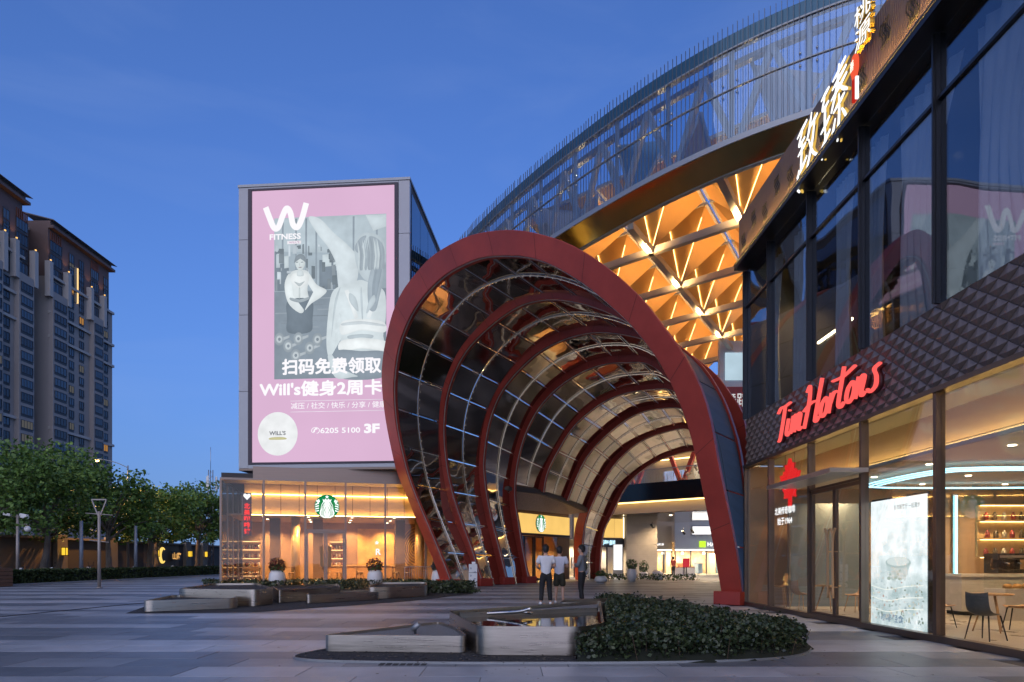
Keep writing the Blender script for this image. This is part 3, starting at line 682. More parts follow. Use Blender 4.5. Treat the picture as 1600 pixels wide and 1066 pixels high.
text('printed_text', '城市新客厅 一起漫步', emis('print_dark', (.25,.32,.34), 1), pic, (.35,-.006,2.30), (1,0,0), (0,0,1), .85, .10, .01)
text('printed_text', '咖啡·轻食', emis('print_blue', (.2,.3,.42), 1), pic, (-.15,-.007,.12), (1,0,0), (0,0,1), .8, .16, .02)
# neon tubes
loop = [Vector(p) for p in ((10.6,15.4,3.5),(14.6,15.4,3.5),(15.4,16.2,3.5),(15.4,18.8,3.5),(14.6,19.6,3.5),(10.6,19.6,3.5),(9.8,18.8,3.5),(9.8,16.2,3.5))]
nr = wthing('ceiling_light_ring', 'blue white light tubes looping under the cafe ceiling', 'light', (12.6, 17.5, 3.5))
for q, dz in enumerate((0, .14, .28)): MB().tube(catmull([p+(Vector((12.6,17.5,3.5))-p)*dz*.35+Vector((0,0,-.02*q)) for p in loop], 5, True), .016, 6, closed=True).build('light_tube', emis('neon_blue', (.35,.78,1.0), 3.5), nr)
nv = wthing('neon_tube', 'upright cyan neon tube on the end wall of the cafe', 'light', (13.7, 21.05, 1.0))
MB().tube([(13.7,21.05,1.0),(13.7,21.05,3.4)], .035, 8).build('light_tube', emis('neon_cyan', (.3,.85,.95), 4.5), nv)
MB().box(13.62,13.78,21.09,21.14,.95,3.45).build('backplate', M_alu, nv)
# furniture ------------------------------------------------------
CAFE_D = []
def shell_chair(label, loc, rz, shell, legm, seat_h=.45, group='cafe chairs behind the glass'):
    c = thing('cafe_chair', label, 'chair', loc, rz, group)
    m = MB(); U = 10; V = 9
    prof = catmull([(0,.22,0),(0,.05,-.02),(0,-.12,-.015),(0,-.2,.03),(0,-.25,.16),(0,-.28,.36)], 2)[:V+1]
    prof = resample(catmull([(0,.22,0),(0,.05,-.02),(0,-.12,-.015),(0,-.2,.03),(0,-.25,.16),(0,-.28,.36)], 6), V+1)
    for side in (0, .012):
        for v, p in enumerate(prof):
            w = .22-.02*(v/V)
            for u in range(U+1):
                x = -1+2*u/U; lift = .05*x*x*(1-abs(v/V-.5))
                fwd = .06*x*x*(v/V); m.v.append((x*w, p.y+fwd, p.z+seat_h+lift-side))
    n1 = (V+1)*(U+1)
    for v in range(V):
        for u in range(U):
            a = v*(U+1)+u; m.face((a, a+1, a+U+2, a+U+1), 0, True); b = a+n1; m.face((b, b+U+1, b+U+2, b+1), 0, True)
    m.build('shell', shell, c)
    for x, y in ((-.15,.15),(.15,.15),(-.15,-.14),(.15,-.14)):
        MB().tube([(x,y,seat_h-.02),(x*1.45,y*1.5,.0)], [.014,.010], 6).build('leg', legm, c)
    return c
def round_table(label, loc, r=.36, h=.74, group='round cafe tables behind the glass'):
    t = thing('cafe_table', label, 'table', loc, 0, group)
    MB().lathe([(0,h-.03),(r-.02,h-.03),(r,h-.015),(r-.005,h),(0,h)], n=28).build('table_top', M_woodl, t)
    for q in range(3):
        a = q*2.094+.4; MB().tube([(.1*math.cos(a),.1*math.sin(a),h-.03),(.30*math.cos(a),.30*math.sin(a),0)], [.022,.014], 7).build('leg', M_woodl, t)
    return t
M_shell = mat('chair_grey', (.10,.10,.095), .45); M_shellw = mat('chair_tan', (.5,.30,.17), .5); M_leg = mat('leg_black', (.02,.02,.02), .4, .5)
fz = .03
shell_chair('dark grey shell chair with thin black legs nearest the cafe glass', (8.15,11.75,fz), math.radians(-70), M_shell, M_leg)
shell_chair('tan shell chair on the far side of the nearer round table', (10.1,13.6,fz), math.radians(70), M_shellw, M_leg)
shell_chair('tan seat chair half hidden by the advertising screen edge', (8.75,14.0,fz), math.radians(-160), M_shellw, M_leg)
round_table('round light wood table beside the dark grey shell chair', (9.2,13.1,fz))
round_table('round light wood table farther in, next to the pastry case', (10.6,12.9,fz))
shell_chair('wooden seat bar stool in the narrow bay by the building corner', (7.75,19.9,fz), math.radians(60), M_shellw, M_woodl, .62)
shell_chair('tan shell chair left of the small table under the maple leaf', (8.0,18.9,fz), math.radians(-80), M_shellw, M_woodl)
shell_chair('tan shell chair facing the small table under the maple leaf', (9.2,18.2,fz), math.radians(100), M_shellw, M_woodl)
round_table('small round wood table under the maple leaf sign', (8.55,18.5,fz), .34, .7)
shell_chair('wooden chair seen through the glass of the cafe door', (8.7,16.2,fz), math.radians(-60), M_shellw, M_woodl)
ct = wthing('service_counter', 'long pale cafe service counter with a dark plinth', 'counter', (12.6,16.5,fz))
MB().box(11.2,15.2,17.0,17.8,.13,1.0).build('body', mat('counter_stone', (.50,.47,.42), .4, 0, .1, 3), ct)
MB().box(11.15,15.25,16.95,17.85,1.0,1.06).build('counter_top', mat('counter_top', (.6,.58,.55), .3), ct); MB().box(11.3,15.1,17.05,17.75,fz,.13).build('plinth', M_black, ct)
pc = wthing('pastry_case', 'glass pastry case with lit shelves on the cafe counter end', 'display case', (11.6,15.9,fz))
MB().box(11.2,12.4,15.5,16.2,fz,.75).build('base', mat('case_base', (.55,.52,.48), .5), pc); MB().box(11.2,12.4,15.5,16.2,.752,1.35).build('glass_box', G_shop, pc)
for q, (x, y) in enumerate(((11.4,15.7),(11.65,15.75),(11.9,15.8),(12.15,15.7))): MB().lathe([(0,0),(.09,.0),(.1,.05),(.06,.1),(0,.11)], (x,y,.76), 10).build('pastry', mat('pastry', (.5,.26,.08), .6), pc)
def machine(label, x, y, w):
    m = wthing('coffee_machine', label, 'machine', (x, y, 1.06), 'coffee machines on the counter')
    MB().box(x,x+w,y,y+.5,1.08,1.18).box(x,x+w,y+.25,y+.5,1.18,1.5).box(x,x+w,y-.02,y+.5,1.42,1.58).build('body', M_black, m)
    for q in range(2): MB().tube([(x+w*(.3+.4*q),y+.08,1.42),(x+w*(.3+.4*q),y+.08,1.34),(x+w*(.3+.4*q),y-.1,1.33)], .018, 6).build('spout', M_chrome, m)
    MB().box(x+.04,x+w-.04,y-.04,y-.021,1.47,1.53).build('panel', M_alu, m)
machine('low black coffee machine on the counter by the cyan neon', 12.2, 17.15, .75); machine('wide black coffee machine at the end of the counter', 13.3, 17.15, 1.1)
sh = wthing('wall_shelf', 'warmly lit wall shelves of jars behind the cafe counter', 'shelf', (15.2, 20.9, 1.6))
MB().box(14.35,16.1,21.05,21.14,1.5,3.1).build('back', mat('shelf_back', (.6,.42,.2), .5), sh)
for z in (1.5, 2.05, 2.6, 3.1):
    b = MB().box(14.35,16.1,20.72,21.05,z,z+.035).build('board', M_woodl, sh); MB().box(14.4,16.05,20.98,21.0,z-.02,z-.002).build('led', M_ledw, b)
for z in (1.536, 2.086, 2.636):
    for q in range(6):
        MB().lathe([(0,0),(.07,0),(.07,.16),(.035,.2),(.035,.25),(0,.25)], (14.5+q*.27+RND.uniform(-.03,.03), 20.86, z), 9).build('jar', mat('jar_%d' % (q % 3), [(.3,.05,.04),(.12,.09,.05),(.5,.45,.35)][q % 3], .3), sh)
gp = wthing('interior_screen_wall', 'blue grey panel standing inside behind the cafe window lettering', 'panel', (8.6, 20.2, 0))
MB().box(8.3,10.6,20.35,20.45,fz,3.1).build('panel', mat('panel_bluegrey', (.20,.25,.28), .6), gp); MB().box(8.25,8.3,20.33,20.47,fz,3.12).build('edge', M_alu, gp)
MB().box(10.6,10.65,20.33,20.47,fz,3.12).build('edge', M_alu, gp)
# ================================================================ the coffee pavilion (left) and the advertising box above it
SBA, SBB = Vector((-14.9,35.0,0)), Vector((-3.6,38.0,0)); SBL = (SBB-SBA).length; SBR = math.atan2(3.0, 11.3)
pav = thing('coffee_pavilion', 'glass fronted coffee shop pavilion glowing warm under the big pink advertisement', 'building', tuple(SBA), SBR)
su, sn = (SBB-SBA).normalized(), Vector((-3.0,11.3,0)).normalized()
def pav_w(s, d, z): return SBA+su*s+sn*d+Vector((0,0,z))
def pav_s(px, d=0):
    k = (px-800)/F; o = SBA+sn*d; return (k*o.y-o.x)/(su.x-k*su.y)
SB = [pav_s(q) for q in (345, 412, 477, 540, 602, 665)]+[SBL]
M_pframe = mat('pavilion_frame', (.26,.20,.165), .4, .6, .06, 3)
G_pav = glass('pavilion_glass', (.97,.96,.94), .4, .018, wob=.015)
box('plinth', -.05, SBL, -.06, .12, 0, .10, M_pframe, pav)
for i, s in enumerate(SB[:-1]): box('mullion', s-.05, s+.05, -.07, .12, .10, 5.55, M_pframe, pav)
box('head_rail', -.05, SBL, -.10, .14, 5.55, 5.66, M_pframe, pav)
box('fascia', SB[0]+1.55, SBL, -.03, .3, 5.67, 6.28, mat('pavilion_fascia', (.27,.20,.16), .4, .6, .08, 2, stretch=(.2,1,6)), pav)
for i, (a, b) in enumerate(zip(SB, SB[1:])):
    if b-a < .2: continue
    box('pane', a+.05, b-.05, .02, .032, 3.05 if i == 2 else .10, 5.55, G_pav, pav)
# side wall of glass going back on the left
box('side_pane', -.03, -.02, .1, 8.5, .1, 5.55, glass('pavilion_side_glass', (.40,.38,.36), .5, .03), pav)
for d in (.0, 2.2, 4.4, 6.6, 8.6): box('side_mullion', -.08, .02, d-.05+.1, d+.05+.1, .1, 5.55, M_pframe, pav)
box('side_rail', -.09, .03, .1, 8.7, 5.55, 5.66, M_pframe, pav)
box('roof', -.05, SBL, .3, 8.9, 5.68, 5.95, M_dark, pav)
# double door
a, b = SB[2]+.06, SB[3]-.06; mid = (a+b)/2
box('door_head', a-.01, b+.01, -.06, .1, 2.96, 3.05, M_pframe, pav)
for x0, x1, sg in ((a, mid-.006, 1), (mid+.006, b, -1)):
    f = .09; d = MB().box(x0,x0+f,-.03,.05,.04,2.95).box(x1-f,x1,-.03,.05,.04,2.95).box(x0+f,x1-f,-.03,.05,.04,.18).box(x0+f,x1-f,-.03,.05,2.86,2.95).build('door', M_pframe, pav)
    box('pane', x0+f, x1-f, .01, .02, .18, 2.86, G_pav, d)
    hx_ = x1-.2 if sg > 0 else x0+.2; box('handle', hx_-.09, hx_+.09, -.10, -.06, 1.05, 2.15, M_wood, d)
# room
M_pw = mat('pavilion_wall', (.30,.19,.11), .6, 0, .15, 1.2); M_pwd = mat('pavilion_brown', (.14,.085,.05), .55, 0, .15, 2)
box('floor', .02, SBL, .12, 8.6, .0, .03, mat('pavilion_floor', (.30,.20,.13), .35, 0, .15, 1.5), pav)
box('back_wall', .02, SBL, 8.6, 8.8, .0, 5.6, M_pw, pav)
box('end_wall', SBL-.1, SBL+.05, .12, 8.6, .0, 5.6, M_pwd, pav)
box('ceiling', 0.02, SBL, 1.7, 8.6, 3.86, 3.95, mat('pavilion_ceiling', (.22,.15,.10), .6), pav)
box('upper_soffit', 0.02, SBL, .14, 1.7, 5.56, 5.64, mat('pavilion_soffit', (.20,.14,.10), .6), pav)
box('bulkhead', 0.9, SBL, 1.7, 1.85, 3.96, 5.54, mat('bulkhead_wood', (.45,.30,.17), .55, 0, .12, 1.5), pav)
box('cove_shelf', 0.9, SBL, 1.42, 1.695, 3.80, 3.86, M_pwd, pav)
box('cove_light', 1.0, SBL-.1, 1.52, 1.57, 3.862, 3.885, emis('pav_cove', (1,.58,.15), 45), pav)
box('cove_light', 1.0, SBL-.1, 1.58, 1.63, 4.98, 5.0, emis('pav_cove2', (1,.58,.15), 34), pav)
for q in range(1, 12): box('hanging_rail', .9+q*.95-.012, .9+q*.95+.012, 1.4, 1.424, 3.9, 5.55, M_black, pav)
for px, r in ((462,.24),(655,.26)):
    s = pav_s(px, 3.2); c = MB().lathe([(r,0),(r,3.83)], (s,3.2,.03), 20).build('column', mat('column_gold', (.55,.36,.14), .4, .3, .15, 2), pav)
    lamp_spot('column_uplight', (s, 2.7, .2), 9, (1,.62,.22), 70, .05, pav, (math.radians(195), 0, 0))
for px in (430, 497, 625): s = pav_s(px, 4.4); box('pillar', s-.28, s+.28, 4.2, 4.7, .03, 3.84, M_pwd, pav)
for s in (1.8, 4.2, 6.6, 9.0):
    for d in (2.6, 5.2, 7.6):
        o = link('downlight', dl, pav); o.location = (s, d, 3.858)
        lamp_spot('downlight_beam', (s, d, 3.82), 105, (1,.58,.25), 130, .08, pav)
# swirl mural on the back wall
s = pav_s(648, 8.5); m = MB()
for q in range(7): m.tube([Vector((s+(.18+q*.17)*math.cos(t/24*6.283)+.05*q, 8.55, 2.2+(.18+q*.17)*1.25*math.sin(t/24*6.283))) for t in range(24)], .03, 5, closed=True)
stuff(m.build('swirl_mural', mat('mural_gold', (.62,.42,.14), .4, .4), pav))
s = pav_s(590, 8.5); MB().box(s-1.3,s+1.1,8.52,8.59,.6,3.5).build('mural_panel', mat('mural_amber', (.55,.33,.09), .5, 0, .3, 1.6), pav)
text('mural_lettering', '★', M_lw, pav, (s-.05,8.5,2.6), (1,0,0), (0,0,1), None, .32, .01)
text('mural_lettering', 'R', M_lw, pav, (s+.05,8.5,1.98), (1,0,0), (0,0,1), None, .42, .02)
# bar counter, shelves
bc = thing('bar_counter', 'long wooden bar counter glowing inside the coffee pavilion', 'counter', tuple(pav_w(6.2,5.2,.03)), SBR)
MB().box(-.8,4.2,0,.7,.1,1.02).build('body', mat('bar_wood', (.42,.24,.10), .45, 0, .2, 1.5), bc); MB().box(-.9,4.3,-.08,.78,1.02,1.08).build('counter_top', mat('bar_top', (.5,.34,.18), .3), bc); MB().box(-.7,4.1,.05,.65,0,.1).build('plinth', M_black, bc)
for k_, (px, lab) in enumerate(((528,'lit product shelves behind the pavilion door'),(392,'lit product shelves in the left end of the pavilion'))):
    w = thing('product_shelf', lab, 'shelf', tuple(pav_w(pav_s(px,7.9),7.9,.03)), SBR)
    MB().box(-.55,.55,.3,.36,.4,2.6).build('back', M_woodl, w)
    for z in (.4,.95,1.5,2.05,2.58):
        bd = MB().box(-.58,.58,0,.3,z,z+.04).build('board', M_woodl, w); MB().box(-.5,.5,.26,.29,z-.02,z-.002).build('led', M_ledw2, bd)
    for z in (.441,.991,1.541,2.091):
        for q in range(6): MB().lathe([(0,0),(.06,0),(.065,.2),(.03,.26),(0,.26)], (-.45+q*.18,.15,z), 8).build('bottle', mat('bottle_%d' % (q % 3), [(.55,.45,.3),(.2,.06,.03),(.6,.58,.5)][q % 3], .35), w)
def stool_proto(h):
    t = thing('bar_stool', 'x', 'stool', (0,0,0), 0, 'stools along the pavilion window')
    MB().lathe([(0,h-.05),(.16,h-.05),(.18,h-.02),(.16,h),(0,h)], n=14).build('seat', M_wood, t)
    for x, y in ((1,1),(1,-1),(-1,1),(-1,-1)): MB().tube([(x*.1,y*.1,h-.05),(x*.18,y*.18,0)], [.016,.012], 5).build('leg', M_wood, t)
    MB().tube([(.15,.15,h*.4),(.15,-.15,h*.4),(-.15,-.15,h*.4),(-.15,.15,h*.4)], .01, 5, closed=True).build('foot_ring', M_black, t)
    return t
def hightable_proto():
    t = thing('bar_table', 'x', 'table', (0,0,0), 0, 'high tables along the pavilion window')
    MB().box(-.6,.6,-.28,.28,.98,1.03).build('table_top', M_wood, t)
    for x, y in ((1,1),(1,-1),(-1,1),(-1,-1)): MB().tube([(x*.5,y*.2,.98),(x*.54,y*.23,0)], .02, 5).build('leg', M_wood, t)
    return t
st0, tb0 = stool_proto(.72), hightable_proto(); first = [True, True]
for n_, (px, lab) in enumerate(((390,'left end bay'),(445,'bay behind the first white pot'),(520,'door bay'),(572,'bay behind the second white pot'),(628,'bay beside the red ribs'))):
    p = pav_w(pav_s(px,1.0), 1.0, .03)
    lb = 'high wooden table in the pavilion window, '+lab
    if first[0]: tb0.location = p; tb0.rotation_euler = (0,0,SBR); tb0['label'] = lb; first[0] = False
    else: dup(tb0, p, SBR, lb)
    for k_, (dx, dy) in enumerate(((-.35,-.45),(.35,-.45),(-.3,.5),(.35,.5))):
        if n_ == 2 and dy < 0: continue
        q = p+su*dx+sn*dy; lb = 'bar stool, %s, high table in %s' % (('front left','front right','rear left','rear right')[k_], lab)
        if first[1]: st0.location = q; st0['label'] = lb; first[1] = False
        else: dup(st0, q, RND.random()*3, lb)
# round green sign
def coffee_sign(label, loc, rz, r, lit=1.0):
    o = thing('round_logo_sign', label, 'sign', loc, rz)
    g = emis('logo_green', lin(18,135,78), 1.0); w = emis('logo_white', (.96,1,.97), 1.25)
    MB().lathe([(0,-.06),(r,-.06),(r,.0),(0,.0)], n=48).build('case', M_alu, o).rotation_euler = (math.pi/2, 0, 0)
    MB().prism([(x*r, -.03, z*r) for x, z in el(0,0,.985,.985,48)], (0,.02,0)).build('disc', g, o)
    y = -.036
    def shp(pts, m=w, yy=y): MB().poly([(x*r, yy, z*r) for x, z in pts]).build('emblem', m, o)
    def line(pts, wd, m=w, yy=y-.004): MB().tube(catmull([(x*r, yy, z*r) for x, z in pts], 5), wd*r, 6, flat=((0,1,0), .25)).build('emblem', m, o)
    star = [((.17 if i % 2 == 0 else .075)*math.sin(i*math.pi/5), .80+(.17 if i % 2 == 0 else .075)*math.cos(i*math.pi/5)) for i in range(10)]
    shp(star)
    shp([(-.30,.42),(-.36,.62),(-.22,.54),(-.12,.66),(0,.54),(.12,.66),(.22,.54),(.36,.62),(.30,.42),(0,.50)])
    shp([(-.30,.40),(-.22,.46),(0,.48),(.22,.46),(.30,.40),(.46,.12),(.50,-.2),(.60,-.55),(.52,-.80),(.25,-.95),(-.25,-.95),(-.52,-.80),(-.60,-.55),(-.50,-.2),(-.46,.12)])
    for sg in (-1, 1):
        for k in range(3): line([(sg*(.25+.07*k),.36-.10*k),(sg*(.31+.06*k),.08-.05*k),(sg*(.22+.09*k),-.28),(sg*(.28+.09*k),-.56),(sg*(.2+.1*k),-.86+.06*k)], .022, g)
        line([(sg*.20,.40),(sg*.23,.15),(sg*.12,-.10),(sg*.16,-.30),(sg*.10,-.6)], .018, g)
        for k in range(4): line([(sg*.64,.24-.19*k),(sg*.78,.22-.20*k),(sg*.93,.12-.17*k)], .052)
        shp([(sg*x, z) for x, z in ((.56,.40),(.64,.62),(.76,.52),(.90,.48),(.80,.34),(.70,.28))])
    line([(-.10,.20),(-.04,.21)], .022, g, y-.012); line([(.04,.21),(.10,.20)], .022, g, y-.012); line([(-.05,.03),(0,.01),(.05,.03)], .018, g, y-.012); line([(0,.18),(.012,.10)], .014, g, y-.012)
    return o
coffee_sign('round green and white logo sign in the front window of the coffee pavilion', tuple(pav_w(pav_s(511), -.14, CH+(HZ-791)/F*35.9)), SBR, .64)
vs_ = thing('reflected_red_sign', 'reflection of an upright red sign with a white heart top, built behind the pavilion corner glass', 'sign', tuple(pav_w(pav_s(386,.4), .4, 2.8)), SBR)  # reflection of a sign outside, modelled as glowing letters behind the glass
for q, c in enumerate('北美咖啡馆'): text('character', c, emis('vred', lin(255,40,30), 1.3), vs_, (0,-.02,1.45-q*.33), (1,0,0), (0,0,1), .3, .3, .03)
MB().prism([(x*.2,-.02,1.95+z*.18) for x, z in ((0,-1),(-.9,.1),(-.8,.7),(-.4,.85),(0,.5),(.4,.85),(.8,.7),(.9,.1))], (0,.03,0)).build('heart', M_lw, vs_)
MB().box(-.22,.22,.02,.05,-.1,2.15).build('backplate', mat('plate_dark', (.05,.02,.02), .5), vs_)
# --- advertising box
BX0, BX1 = Vector((-14.85,37.1,0)), Vector((-5.445,36.3,0)); BR = math.atan2(BX1.y-BX0.y, BX1.x-BX0.x); BWd = (BX1-BX0).length; BZ0, BZ1 = 6.40, 21.65
adb = thing('advert_building', 'tall grey clad box building carrying the pink fitness advertisement', 'building', (BX0.x, BX0.y, 0), BR)
M_clad = mat('grey_cladding', (.32,.32,.33), .38, .5, .06, .8); G_side = glass('side_glass', (.06,.08,.10), .75, .12, refl=(.8,.9,1))
def bs(px): return (px-373)/267*BWd
def bz(py): return 21.65-(py-290)/441*15.25
ss0, ss1, sz0, sz1 = bs(394), bs(617), bz(722), bz(296)
MB().box(.02,BWd-.02,.35,8.8,BZ0+.02,BZ1-.02).build('core', M_dark, adb)
for x0, x1 in ((0, ss0-.22), (ss1+.22, BWd)):
    zz = [BZ0, bz(610), bz(490), bz(372), BZ1]
    for a_, b_ in zip(zz, zz[1:]): box('cladding_panel', x0, x1, 0, .35, a_+.012, b_-.012, M_clad, adb)
box('cladding_panel', ss0-.21, ss1+.21, 0, .35, BZ0, sz0-.12, M_clad, adb); box('cladding_panel', ss0-.21, ss1+.21, 0, .35, sz1+.1, BZ1, M_clad, adb)
box('soffit', -.0, BWd, .0, 3.2, BZ0-.12, BZ0-.004, mat('box_soffit', (.30,.22,.17), .5), adb)
box('coping', -.04, BWd+.04, -.04, 8.9, BZ1+.002, BZ1+.14, M_steelgrey, adb)
MB().box(-.03,.018,.36,8.8,BZ0,BZ1).build('side_cladding', M_clad, adb)
for q in range(4):
    for r in range(4):
        y0 = .4+q*2.1; z0_ = BZ0+.1+r*3.67; box('side_pane', BWd-.015, BWd+.02, y0+.03, y0+2.07, z0_+.03, z0_+3.64, G_side, adb)
box('side_lamp', BWd-.3, BWd-.05, 5.6, 7.6, 16.2, 16.26, emis('side_lamp', (1,.8,.5), 5), adb)
ad = thing('fitness_billboard', 'backlit pink billboard with a fitness photograph and white Chinese lettering', 'billboard', (BX0.x, BX0.y, 0), BR)
fr = MB(); fr.box(ss0-.2,ss0,-.05,.34,sz0-.1,sz1+.09).box(ss1,ss1+.2,-.05,.34,sz0-.1,sz1+.09).box(ss0,ss1,-.05,.34,sz1,sz1+.09).box(ss0,ss1,-.05,.34,sz0-.1,sz0)
fr.build('frame', mat('billboard_frame', (.05,.035,.05), .5), ad)
def backlit(name, col, s=1.0, var=.05, sc=.25):
    if name in MATS: return MATS[name]
    m = emis(name, col, s); nt = m.node_tree; n = nt.nodes.new('ShaderNodeTexNoise'); n.inputs['Scale'].default_value = sc; n.inputs['Detail'].default_value = 3
    t = nt.nodes.new('ShaderNodeTexCoord'); nt.links.new(t.outputs['Object'], n.inputs['Vector']); r = nt.nodes.new('ShaderNodeMapRange'); r.inputs[3].default_value = s*K*(1-var); r.inputs[4].default_value = s*K*(1+var)
    nt.links.new(n.outputs[0], r.inputs[0]); e = [q for q in nt.nodes if q.type == 'EMISSION'][0]; nt.links.new(r.outputs[0], e.inputs[1]); return m
sheet = MB().box(ss0, ss1, .04, .08, sz0, sz1).build('sheet', backlit('sheet_pink', lin(221,182,213), 1.0, .10, .16), ad)
LY = [.036]
M_adp = bpy.data.materials.new('advert_print'); M_adp.use_nodes = True; _n = M_adp.node_tree; _n.nodes.clear()
_a = _n.nodes.new('ShaderNodeVertexColor'); _a.layer_name = 'ink'; _t = _n.nodes.new('ShaderNodeTexCoord'); _o = _n.nodes.new('ShaderNodeTexNoise'); _o.inputs['Scale'].default_value = 1.6; _o.inputs['Detail'].default_value = 7
_r = _n.nodes.new('ShaderNodeMapRange'); _r.inputs[3].default_value = K*.80; _r.inputs[4].default_value = K*1.2; _e = _n.nodes.new('ShaderNodeEmission'); _q = _n.nodes.new('ShaderNodeOutputMaterial')
_n.links.new(_t.outputs['Object'], _o.inputs['Vector']); _n.links.new(_o.outputs[0], _r.inputs[0]); _n.links.new(_r.outputs[0], _e.inputs[1]); _n.links.new(_a.outputs[0], _e.inputs[0]); _n.links.new(_e.outputs[0], _q.inputs[0])
def ap(pts, col, name='printed_shape', lay=None, var=.10, sc=.8, soft=.09):
    if lay is None: LY[0] -= .0008; lay = LY[0]
    col = tuple(v+(t-v)*(.22 if name == 'printed_shape' else 0) for v, t in zip(col, (212,221,227))); c = lin(*col); k = len(pts); cx = sum(p[0] for p in pts)/k; cy = sum(p[1] for p in pts)/k
    rings = [pts]+[[(cx+(x-cx)*q, cy+(y-cy)*q) for x, y in pts] for q in (.8,.5)]+[[(cx,cy)]]
    lv = [1-soft, 1-.25*soft, 1+.5*soft, 1+.7*soft]; m = MB(); cols = []
    for r, l in zip(rings, lv):
        for x, y in r:
            sh = 1+soft*.5*((cx-x)/(max(1, max(abs(p[0]-cx) for p in pts)))); m.v.append((bs(x), lay, bz(y))); cols.append((*[v*l*sh for v in c], 1))
    for q in range(2):
        for i in range(k): j = (i+1) % k; m.face((q*k+i, q*k+j, q*k+k+j, q*k+k+i))
    for i in range(k): m.face((2*k+i, 2*k+(i+1) % k, 3*k))
    me = m.mesh(name, M_adp); at_ = me.color_attributes.new('ink', 'FLOAT_COLOR', 'POINT'); at_.data.foreach_set('color', [v for c_ in cols for v in c_]); return link(name, me, sheet)
def sm(pts, n=5): return [(p.x, p.y) for p in catmull([(x, y, 0) for x, y in pts], n, True)]
ap([(429,340),(604,340),(604,592),(429,592)], (150,166,178), var=.25, sc=.5)
ap([(429,455),(604,455),(604,592),(429,592)], (118,132,146), var=.2, sc=.5)                 # gym floor
ap([(429,340),(604,340),(604,402),(429,392)], (176,192,202), var=.3, sc=.6)                   # windows
for x in (441, 462, 478, 494, 552, 588): ap([(x,342),(x+3,342),(x+2,452),(x,452)], (128,142,155))
for x, w, h in ((436,16,40),(460,10,30),(500,26,44),(520,16,26),(430,8,60)): ap([(x,452-h),(x+w,450-h),(x+w,454),(x,454)], (104,118,132), var=.4, sc=1.5)
for x, w in ((445,7),(470,5),(505,14),(522,9)): ap([(x,400),(x+w,399),(x+w,418),(x,419)], (198,212,218), var=.3, sc=2)
ap([(572,341),(604,341),(604,360),(584,366)], (198,211,218))      # window
rg = random.Random(9)
for q in range(46):          # gym machines in the background
    x = rg.uniform(431,536); y = rg.uniform(378,452); w = rg.uniform(1.5,9); h = rg.uniform(3,22); v = rg.choice((92,108,124,150,180,205)); ap([(x,y),(x+w,y+rg.uniform(-1,1)),(x+w,min(454,y+h)),(x,min(454,y+h))], (v,v+12,v+22), soft=.05)
for q in range(12): y = 456+q*5.5+rg.uniform(-1,1); x = rg.uniform(430,500); v = rg.choice((104,112,128,140)); ap([(x,y),(x+rg.uniform(20,70),y),(x+rg.uniform(20,60),y+1.5),(x,y+1.5)], (v,v+12,v+24), soft=.02)
# woman standing with arms folded low
ap(sm([(459,424),(480,424),(486,436),(482,452),(485,470),(488,486),(452,486),(455,470),(458,452),(452,438)]), (222,230,232), var=.15)
ap(sm([(452,470),(488,470),(490,500),(486,520),(452,520),(450,498)]), (92,106,120))
ap(sm([(453,428),(446,446),(452,474),(470,490),(476,484),(458,466),(458,444)]), (228,236,238), var=.1); ap(sm([(484,428),(496,446),(512,456),(504,466),(488,476),(478,486),(486,468),(492,456),(480,440)]), (226,234,236), var=.1)
ap(sm([(460,428),(480,428),(484,440),(470,452),(456,440)]), (238,243,244), var=.05)
ap(sm([(463,406),(470,402),(477,406),(478,416),(471,425),(464,417)]), (210,220,222)); ap(sm([(461,412),(464,402),(471,398),(478,402),(480,412),(475,405),(466,405)]), (120,132,142)); ap(sm([(467,424),(474,424),(476,432),(466,432)]), (206,216,220))
# dumb-bells
for x, y in ((438,530),(452,541),(468,530),(486,545),(498,532),(464,556)):
    ap(el(x,y,8,10,16), (140,152,162)); ap(el(x,y,5,6,14), (188,198,204)); ap(el(x,y,2.2,2.6,10), (110,122,134)); ap([(x+6,y-3),(x+16,y-6),(x+16,y-2),(x+6,y+2)], (166,176,184))
# woman seen from behind, one arm raised, with a long plait
ap(sm([(484,342),(502,345),(524,368),(548,390),(562,412),(556,452),(532,456),(530,424),(516,392),(498,368)]), (212,224,230), var=.1)
ap(sm([(520,462),(534,450),(552,446),(566,442),(584,450),(602,462),(604,500),(600,530),(604,552),(560,556),(534,548),(536,520),(532,492),(526,510),(524,548),(516,560),(512,540),(514,500)]), (214,226,231), var=.18, sc=.9)
ap(sm([(536,506),(566,502),(600,508),(602,524),(566,520),(536,526)]), (236,242,244), var=.06); ap(sm([(534,536),(566,532),(604,538),(604,552),(566,548),(534,552)]), (240,245,246), var=.06)
ap([(540,458),(546,456),(562,500),(556,502)], (236,242,244)); ap([(590,458),(596,462),(580,502),(574,500)], (232,239,242))
ap(sm([(526,552),(566,552),(604,556),(604,592),(530,592)]), (124,138,152)); ap(sm([(514,560),(522,558),(534,580),(560,590),(552,592),(526,592)]), (206,218,224))
ap(sm([(556,388),(566,372),(580,370),(594,376),(603,392),(603,420),(596,436),(580,446),(566,436),(558,416)]), (186,200,208), var=.25, sc=1.2)
ap(sm([(578,376),(592,380),(602,398),(600,440),(594,470),(588,490),(578,486),(576,450),(582,420),(580,396)]), (156,170,182), var=.3, sc=2.2)
for q in range(4): ap(sm([(584+q*3,392+q*6),(592+q*2,424),(588+q*1.5,456),(584+q,480),(583+q,452),(588+q,420)]), (136,150,163), var=.3, sc=2)
ap(sm([(556,392),(564,378),(574,374),(570,384),(562,400)]), (150,164,176))
